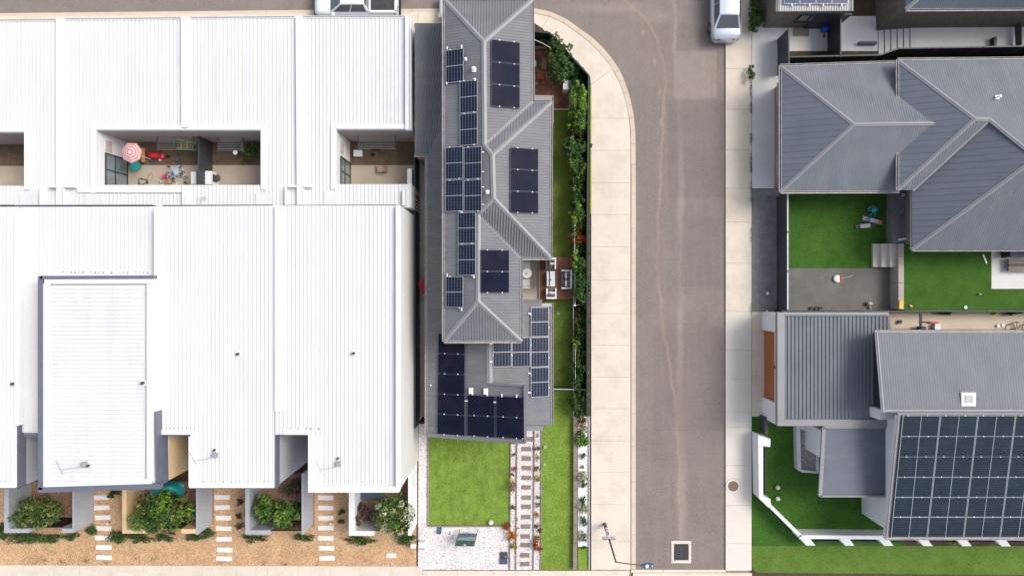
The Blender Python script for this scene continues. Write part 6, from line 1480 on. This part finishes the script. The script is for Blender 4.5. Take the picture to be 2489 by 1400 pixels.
# ================================================================= plants
# back-yard hedge
HG = 'shrubs in the hedge bed by the green fence'
for px, py, rx, ry, h, mats, n, sz, lab in [
 (1320,96,14,12,1.3,[L_mid,L_dark],600,.07,'small dark bush under the eave in the north corner of the back yard'),
 (1348,112,13,20,2.2,[L_olive,L_mid],1500,.06,'thin-leaved bush leaning on the angled green fence'),
 (1364,140,22,26,2.6,[L_mid,L_dark],2800,.075,'large mid-green bush beside the angled fence, north of the cabinet'),
 (1366,172,26,22,2.4,[L_mid,L_mid,L_dark],2800,.075,'broad mid-green bush overhanging the brick patio above the cabinet'),
 (1399,182,18,18,1.7,[L_dark],1500,.07,'very dark bush between the cabinet and the fence corner'),
 (1407,243,18,32,2.3,[L_bright,L_bright,L_mid],3400,.085,'brightest yellow-green bush south of the cabinet'),
 (1404,300,22,26,2.2,[L_mid,L_bright],3000,.075,'full green bush at the north end of the back lawn'),
 (1400,361,26,20,1.9,[L_mid,L_dark],620,.20,'large broad-leaved plant overhanging the back lawn'),
 (1404,400,19,26,2.0,[L_bright,L_mid],2600,.07,'fine-leaved green bush just south of the broad-leaved plant'),
 (1406,455,16,20,1.7,[L_mid,L_dark],1900,.07,'narrow green bush midway along the back lawn'),
 (1406,490,16,20,1.8,[L_mid,L_dark],1900,.075,'green bush at the middle of the long back lawn'),
 (1404,525,16,20,1.9,[L_bright,L_mid],2100,.075,'bright green bush just north of the orange-flecked one'),
 (1403,575,19,28,1.7,[L_dark,L_olive,L_orange],2300,.06,'dark bush flecked with orange flowers above the deck'),
 (1418,610,12,22,1.3,[L_dark],1300,.07,'dark low shrub tucked against the fence above the deck'),
 (1401,632,9,20,2.3,[L_bright],800,.09,'pale lime-green climber on the wire beside the deck'),
 (1413,652,16,26,1.9,[L_dark,L_mid],2200,.075,'dark green bush at the north half of the deck'),
 (1413,700,17,34,2.0,[L_mid,L_mid,L_dark],2900,.08,'dense green bush at the south half of the deck'),
 (1411,768,16,24,1.4,[L_dark,L_olive],2000,.05,'sparse dark shrub just south of the bed crossbar'),
 (1411,812,16,26,1.5,[L_dark,L_mid],2100,.06,'dark green shrub midway along the lower back lawn'),
 (1400,831,8,12,1.9,[L_bright],420,.08,'small lime-green sprig on the wire by the lower lawn'),
 (1411,862,16,24,1.5,[L_dark,L_olive],2000,.06,'olive-dark shrub north of the low black gate'),
 (1409,908,18,26,1.8,[L_mid,L_dark],2400,.065,'green bush touching the low black gate from the north'),
 (1409,978,17,30,1.7,[L_dark,L_mid,L_olive],2400,.07,'last dark bush of the hedge, south of the low black gate')]:
    plant('shrub', lab, 'shrub', px, py, 10, h, mats, n, sz, HG, rx=rx*1.06, ry=ry*1.12, lumps=15, lr=(.14,.42))
mb = MB(); rng = random.Random(77)
for i in range(46):
    py = rng.uniform(190, 1008); px = rng.uniform(1399, 1421)
    leaf_mb(mb, (X(px,1.0), Y(py,1.0), rng.uniform(.35,1.1)), (rng.uniform(.25,.5), rng.uniform(.3,.7), .4), 170, rng.uniform(.045,.075), rng, 5, 1.8)
mb.build('hedge_undergrowth', L_dark, kind='stuff')
# flowers on the white bed
for px, py, rx, ry, h, mats, n, sz, lab in [
 (1416,1024,12,10,.7,[L_mid,L_orange,L_brown],420,.06,'orange-tinged plant at the north end of the white bed'),
 (1421,1043,10,11,.5,[L_sage,L_cream],380,.05,'pale flowering plant just below the orange-tinged one'),
 (1415,1068,13,17,.8,[L_bright,L_bright,L_mid],700,.09,'big bright green rosette plant in the white bed'),
 (1418,1111,8,8,.35,[L_mid],130,.06,'small green star-shaped plant in the white bed'),
 (1416,1136,4.5,5,.25,[L_olive],60,.05,'tiny twiggy plant between the star plant and white bush'),
 (1416,1158,13,13,.6,[L_sage,L_cream],800,.045,'round white-flowered bush, northmost of its three'),
 (1421,1179,9,12,.45,[L_mid],260,.06,'green plant touching the northmost white-flowered bush'),
 (1417,1216,8,10,.4,[L_mid],200,.06,'green plant just above the middle white-flowered bush'),
 (1415,1238,13,13,.6,[L_cream,L_sage],820,.045,'widest white-flowered bush, middle of its three'),
 (1418,1266,8,11,.4,[L_dark,L_mid],260,.055,'dark green plant below the middle white-flowered bush'),
 (1416,1303,12,12,.5,[L_sage,L_olive],800,.04,'sage-grey round bush, southmost on the white bed'),
 (1420,1330,9,4,.2,[L_dark],90,.05,'low dark plant where the white bed meets the turf')]:
    plant('bed_plant', lab, 'plant', px, py, 8, h, mats, n, sz, 'plants on the white pebble bed', rx=rx, ry=ry, lumps=8)
# flower strips
k = 0
W_, E_ = 'western flower strip', 'eastern flower strip'
for px, py, rx, ry, h, mats, n, sz, lab in [
 (1248,1076,5,5,.2,[L_brown],40,.035,'dried brown sprig at the north end of the '+W_),
 (1250,1104,5,5,.25,[L_purple],80,.04,'small dark round plant near the top of the '+W_),
 (1251,1139,9,6,.3,[L_brown,L_orange],110,.045,'pinkish-brown spreading plant in the '+W_),
 (1245,1154,7,4,.25,[L_brown],100,.04,'low russet plant above the tall russet one'),
 (1245,1178,8,15,.5,[L_brown,L_brown,L_yellow],420,.045,'tall russet bush beside the square lawn'),
 (1247,1233,7,6,.3,[L_mid,L_olive],150,.045,'round grey-green plant in the '+W_),
 (1233,1282,12,11,.45,[L_brown,L_orange],360,.05,'russet bush at the corner of the square lawn'),
 (1246,1304,13,12,.5,[L_orange,L_yellow,L_orange],420,.05,'orange and yellow bush below the lawn corner'),
 (1249,1328,9,8,.35,[L_olive,L_yellow],200,.05,'olive plant with yellow flowers near the pit cover'),
 (1257,1263,3,4,.15,[L_purple],30,.03,'tiny purple tuft on the edging of the stepping path'),
 (1259,1284,3.5,5,.18,[L_purple],40,.03,'tiny dark tuft just south of the purple one'),
 (1307,1056,4,7,.15,[L_brown],40,.035,'scattered dry leaves at the top of the '+E_),
 (1305,1090,9,7,.3,[L_olive,L_brown],150,.045,'olive-brown plant near the top of the '+E_),
 (1307,1112,7,8,.28,[L_olive,L_yellow],110,.04,'sparse yellowish plant in the '+E_),
 (1306,1138,8,7,.3,[L_brown,L_olive],130,.045,'brown-leaved plant above the yellow cushion'),
 (1307,1164,7,7,.3,[L_yellow,L_yellow,L_olive],220,.05,'bright yellow cushion plant in the '+E_),
 (1309,1210,5,6,.25,[L_olive],90,.04,'small olive tuft in the '+E_),
 (1307,1228,6,8,.3,[L_purple,L_olive],140,.04,'dark purple-leaved plant in the '+E_),
 (1306,1250,6,8,.3,[L_orange,L_yellow],110,.045,'orange-tipped upright plant in the '+E_),
 (1307,1279,7,8,.3,[L_purple,L_brown],130,.045,'pinkish-brown plant above the dark yellow one'),
 (1313,1290,6,7,.25,[L_brown,L_dark],110,.04,'russet and green tuft against the side lawn'),
 (1306,1305,7,6,.28,[L_yellow,L_olive],180,.05,'yellow plant above the large orange-red bush'),
 (1303,1325,10,12,.55,[L_orange],420,.055,'large orange-red bush leaning over the path'),
 (1311,1334,8,7,.4,[L_orange,L_brown],200,.05,'lower orange-red bush touching the side lawn')]:
    plant('flower', lab, 'flowering plant', px, py, 6, h, mats, n, sz, 'plants in the flower strips', rx=rx, ry=ry, lumps=5)
for l_, px, py, an in (('pale agave leaf spray at the edge of the side lawn',1320,1087,.2),('second pale leaf spray, lower on the edge of the side lawn',1319,1125,-.9)):
    mb = MB(); p = P(px,py,G+.15)
    for i in range(6): a = an+(i-2.5)*.22; mb.add([(p.x-.05,p.y-.02,G+.05),(p.x+.16*math.cos(a)*.5,p.y+.16*math.sin(a)*.5+.014,G+.2),(p.x+.32*math.cos(a),p.y+.32*math.sin(a),G+.12),(p.x+.16*math.cos(a)*.5,p.y+.16*math.sin(a)*.5-.014,G+.2)],[(0,1,2,3)])
    mb.build('agave', M_leaf('pale_agave'+str(px),[(.45,.42,.25),(.62,.58,.42)]), label=l_, cat='agave')
# leaf litter on pebbles and lawn
mb = MB(); rng = random.Random(11)
for i in range(190):
    px = rng.choice([rng.uniform(1244,1255), rng.uniform(1301,1314), rng.uniform(1020,1240), rng.uniform(1405,1430)]); py = rng.uniform(1050,1380) if px > 1243 else rng.uniform(1282,1380)
    p = P(px,py,G+.02); a = rng.uniform(0,6.3); s_ = rng.uniform(.012,.035); mb.add([(p.x+s_*math.cos(a+k*1.57),p.y+s_*math.sin(a+k*1.57)*.6,G+.022+.004*(k%2)) for k in range(4)],[(0,1,2,3)])
mb.build('leaf_litter', L_brown, kind='stuff')

# townhouse front yard trees
plant('tree', 'olive-leaved tree spreading over the grey-walled yard', 'tree', 92, 1243, 40, 2.6, [L_olive,L_mid,L_olive], 5200, .085, 'trees in the walled yards', rx=52, ry=30, lumps=24, crown='crown', lr=(.12,.30), long=2.2)
plant('tree', 'spiky green tree growing below the teal cover', 'tree', 396, 1243, 50, 3.0, [L_bright,L_mid,L_olive,L_mid], 6000, .09, 'trees in the walled yards', rx=60, ry=44, lumps=26, crown='crown', long=2.8, lr=(.12,.30))
plant('tree', 'yellow-green small tree at the west side of the grey yard', 'tree', 643, 1235, 28, 2.4, [L_bright,L_mid,L_olive], 2600, .085, 'trees in the walled yards', rx=26, ry=28, lumps=14, crown='crown', lr=(.14,.36))
plant('tree', 'large-leaved bright green tree beside the yellow-green one', 'tree', 690, 1250, 34, 2.5, [L_mid,L_bright], 2600, .12, 'trees in the walled yards', rx=34, ry=28, lumps=15, crown='crown', lr=(.14,.36))
plant('tree', 'purple-brown leafless-looking bush in the white-walled yard', 'bush', 884, 1250, 24, 1.8, [L_purple], 2200, .06, 'trees in the walled yards', rx=28, ry=24, lumps=15, crown='crown', lr=(.14,.36))
plant('tree', 'cream-flowering tree at the east end of the townhouse yards', 'tree', 957, 1248, 44, 3.0, [L_cream,L_mid,L_olive,L_bright], 4600, .085, 'trees in the walled yards', rx=46, ry=44, lumps=22, crown='crown', lr=(.13,.32))
plant('shrub', 'dark shrub in the shade at the back of the grey yard', 'shrub', 715, 1185, 22, 1.4, [L_dark,L_purple], 1200, .07, rx=26, ry=16)
HB = 'low hedge clumps along the yard walls'
for px, py, rx, ry, lab in [(60,1308,58,12,'long low hedge clump below the westmost grey wall'),(128,1307,24,11,'rounded hedge clump in front of the westmost gate'),(172,1303,24,8,'thin hedge clump right of the westmost gate'),(219,1287,16,13,'hedge clump at the foot of the grey wall beside the path slabs'),
  (291,1303,24,16,'hedge clump at the west corner of the tan wall'),(336,1305,34,12,'hedge clump along the tan wall'),(403,1303,22,12,'hedge clump below the spiky tree'),(472,1306,22,9,'hedge clump at the east end of the tan wall'),(505,1296,18,14,'hedge clump beside the second slab path'),
  (618,1308,32,9,'hedge clump below the middle grey wall'),(740,1304,22,10,'hedge clump east of the middle gate'),(880,1312,34,10,'hedge clump below the white yard wall'),(983,1309,24,13,'hedge clump at the foot of the cream-flowering tree'),(282,1196,14,8,'small hedge clump behind the first slab path'),
  (4,1290,12,20,'hedge clump at the west frame edge'),(270,1203,8,6,'tiny dark tuft beside the first slab path')]:
    plant('hedge_clump', lab, 'hedge', px, py, 10, .5, [L_mid,L_dark], int(rx*ry*2.6)+120, .055, HB, rx=rx, ry=ry, stem=False, lumps=9)
for px, py, r_, lab in [(584,1221,9,'northmost of three round dark tufts west of the middle grey wall'),(583,1250,10,'middle of three round dark tufts west of the middle grey wall'),(582,1276,11,'southmost of three round dark tufts west of the middle grey wall'),(829,1245,8,'upper round dark tuft beside the white yard wall'),(829,1268,7,'lower round dark tuft beside the white yard wall')]:
    plant('tuft', lab, 'plant', px, py, r_, .35, [L_dark,L_purple], 260, .05, 'round tufts beside the slab paths', stem=False, lumps=4)
mb = MB(); rng = random.Random(9)
for cx_, cy_, n_ in ((110,1362,60),(210,1362,70),(148,1365,60),(85,1365,30),(330,1358,30),(370,1360,50),(540,1365,40),(638,1368,30),(690,1372,40),(125,1340,25),(260,1366,30),(770,1369,20),(900,1368,20),(160,1368,30),(168,1344,10)):
    for i in range(n_):
        px, py = rng.gauss(cx_,6), min(rng.gauss(cy_,4),1372); p = P(px,py,G+.03); a = rng.uniform(0,6.3); s_ = rng.uniform(.02,.06)
        mb.add([(p.x,p.y,G+.005),(p.x+s_*.5*math.cos(a)-.01,p.y+s_*.5*math.sin(a),G+.05),(p.x+s_*math.cos(a),p.y+s_*math.sin(a),G+.04),(p.x+s_*.5*math.cos(a)+.012,p.y+s_*.5*math.sin(a)+.01,G+.03)],[(0,1,2,3)])
mb.build('verge_weeds', L_mid, kind='stuff')
t = thing('yard_cover', 'teal cloth cover draped over a frame under the spiky tree', 'cover', P(405,1195,G)); mb = MB(); N_ = 12
g = []
for i in range(N_+1):
    row = []
    for j in range(N_+1):
        u, v = i/N_, j/N_; px = 364+84*u; py = 1222-34*v - 20*math.sin(math.pi*u*.8)*(1) ; z_ = G+.7+.9*math.sin(math.pi*u)*math.sin(math.pi*min(1,v*.9+.1))+.05*math.sin(9*u+5*v)
        row.append(P(px,py,z_))
    g.append(row)
vs = [p for r_ in g for p in r_]; mb.add(vs, [(i*(N_+1)+j,(i+1)*(N_+1)+j,(i+1)*(N_+1)+j+1,i*(N_+1)+j+1) for i in range(N_) for j in range(N_)]); mb.build('cloth', m_teal, t, smooth=True)
for a, b in ((370,1215),(440,1205)): p = P(a,b,1.0); MB().tube([(p.x,p.y,G),(p.x,p.y,.75)], .03, 6).build('leg', m_gal, t)
t = MB(); t.pbox(317,1190,332,1225,G,G+.6); t.build('crate', m_tan_wall, label='pale timber board box beside the tan wall', cat='box')
t = MB(); t.pbox(874,1198,930,1212,G,G+.45); t.build('bench_seat', m_slateblue, label='dark blue bench against the end townhouse front', cat='bench')
t = MB(); t.pbox(939,1344,963,1355,G,G+.06); t.build('utility_pit', m_conc3, label='pale rectangular pit lid in the orange gravel', cat='pit lid')
t = MB(); t.pbox(998,1322,1011,1332,G,G+.4); t.build('meter_cabinet', m_white, label='small white cabinet at the east end of the orange gravel', cat='cabinet')
for l_, px, py, z_ in (('small white light on the first slab path edge',262,1272,.3),('small white light beside the third slab path',804,1272,.3),('small white light inside the westmost yard',142,1256,.3)):
    p = P(px,py,G+z_); o = thing('bollard_light', l_, 'light', (p.x,p.y,G)); MB().cyl(p.x,p.y,.025,G,G+z_,8).build('stem', m_gal, o); MB().ball((p.x,p.y,G+z_+.04),.07,12).build('globe', m_white, o, smooth=True)
# weeds in the middle and east courtyards
plant('shrub', 'leafy weed clump in the middle courtyard corner', 'shrub', 604, 368, 20, .9, [L_mid,L_olive], 700, .07, rx=24, ry=22)
mb = MB(); rng = random.Random(21)
for i in range(900):
    px = rng.choice([rng.uniform(515,636), rng.uniform(515,636), rng.uniform(850,1000), rng.uniform(310,470)]); py = rng.triangular(350,401,399); p = P(px,py,G+.03); a = rng.uniform(0,6.3); s_ = rng.uniform(.02,.07)
    mb.add([(p.x,p.y,G+.006),(p.x+s_*.5*math.cos(a)-.01,p.y+s_*.5*math.sin(a),G+.05),(p.x+s_*math.cos(a),p.y+s_*math.sin(a),G+.04),(p.x+s_*.5*math.cos(a)+.012,p.y+s_*.5*math.sin(a)+.01,G+.03)],[(0,1,2,3)])
mb.build('court_weeds', L_olive, kind='stuff')
# weeds between the footpath and the driveway, verge bushes
plant('bush', 'round green bush on the joint beside the east footpath', 'bush', 1825, 176, 9, .7, [L_mid,L_dark], 420, .06, rx=10, ry=17)
for px, py, rx, ry, lab in ((1836,22,14,26,'straggly bush at the top edge east of the silver-white sedan'),(1832,62,13,18,'straggly bush nearest the pale driveway'),(1845,50,9,14,'twiggy bush against the dark brick wall')): plant('bush', lab, 'bush', px, py, 9, .8, [L_mid,L_dark,L_olive], 800, .06, 'verge bushes', rx=rx, ry=ry)
mb = MB(); rng = random.Random(5)
for (y0, y1, n_) in ((196,240,60),(246,275,50),(325,352,45),(372,420,70),(440,470,25),(475,495,15),(555,570,12),(575,590,10),(740,760,15)):
    for i in range(n_*2):
        px, py = rng.gauss(1825.5,1.5), rng.uniform(y0,y1); p = P(px,py,G+.03); a = rng.uniform(0,6.3); s_ = rng.uniform(.03,.09)
        mb.add([(p.x,p.y,G+.006),(p.x+s_*.5*math.cos(a)-.015,p.y+s_*.5*math.sin(a),G+.06),(p.x+s_*math.cos(a),p.y+s_*math.sin(a),G+.05),(p.x+s_*.5*math.cos(a)+.015,p.y+s_*.5*math.sin(a)+.01,G+.04)],[(0,1,2,3)])
mb.build('joint_weeds', L_mid, kind='stuff')
for px, lab in ((2300,'dark low shrub under the lawn fence in the beige driveway'),(2466,'dark low shrub at the east end of the beige driveway')): plant('shrub', lab, 'shrub', px, 761, 14, .4, [L_dark], 300, .06, rx=17, ry=6, stem=False)
plant('shrub', 'small yellow-green shrub behind the white boundary pillars', 'shrub', 2322, 1312, 14, .9, [L_olive,L_bright], 400, .07, rx=24, ry=8, stem=False)
plant('shrub', 'dark green shrub on the pale paving by the daybed', 'shrub', 2443, 618, 9, .6, [L_dark], 500, .05, rx=9, ry=11, stem=False, z=TZE)
plant('shrub', 'dark hedge at the north-east frame edge', 'shrub', 2460, 28, 18, .9, [L_dark,L_mid], 600, .07, rx=24, ry=8, stem=False, z=G+.4)
# grass pushing through along turf edges
mb = MB(); rng = random.Random(2)
for (a, b, c, d, n_) in ((1316,946,1394,1384,9000),(1043,1062,1241,1276,9000),(1342,268,1393,624,5000),(1342,728,1393,944,3200)):
    grass_strip(mb, X(a,G), X(c,G), Y(d,G), Y(b,G), n_, rng, .035)
mb.build('turf_blades', M_leaf('turf_blade', [(.07,.13,.015),(.14,.22,.03),(.24,.33,.06)], trans=.3), kind='stuff')
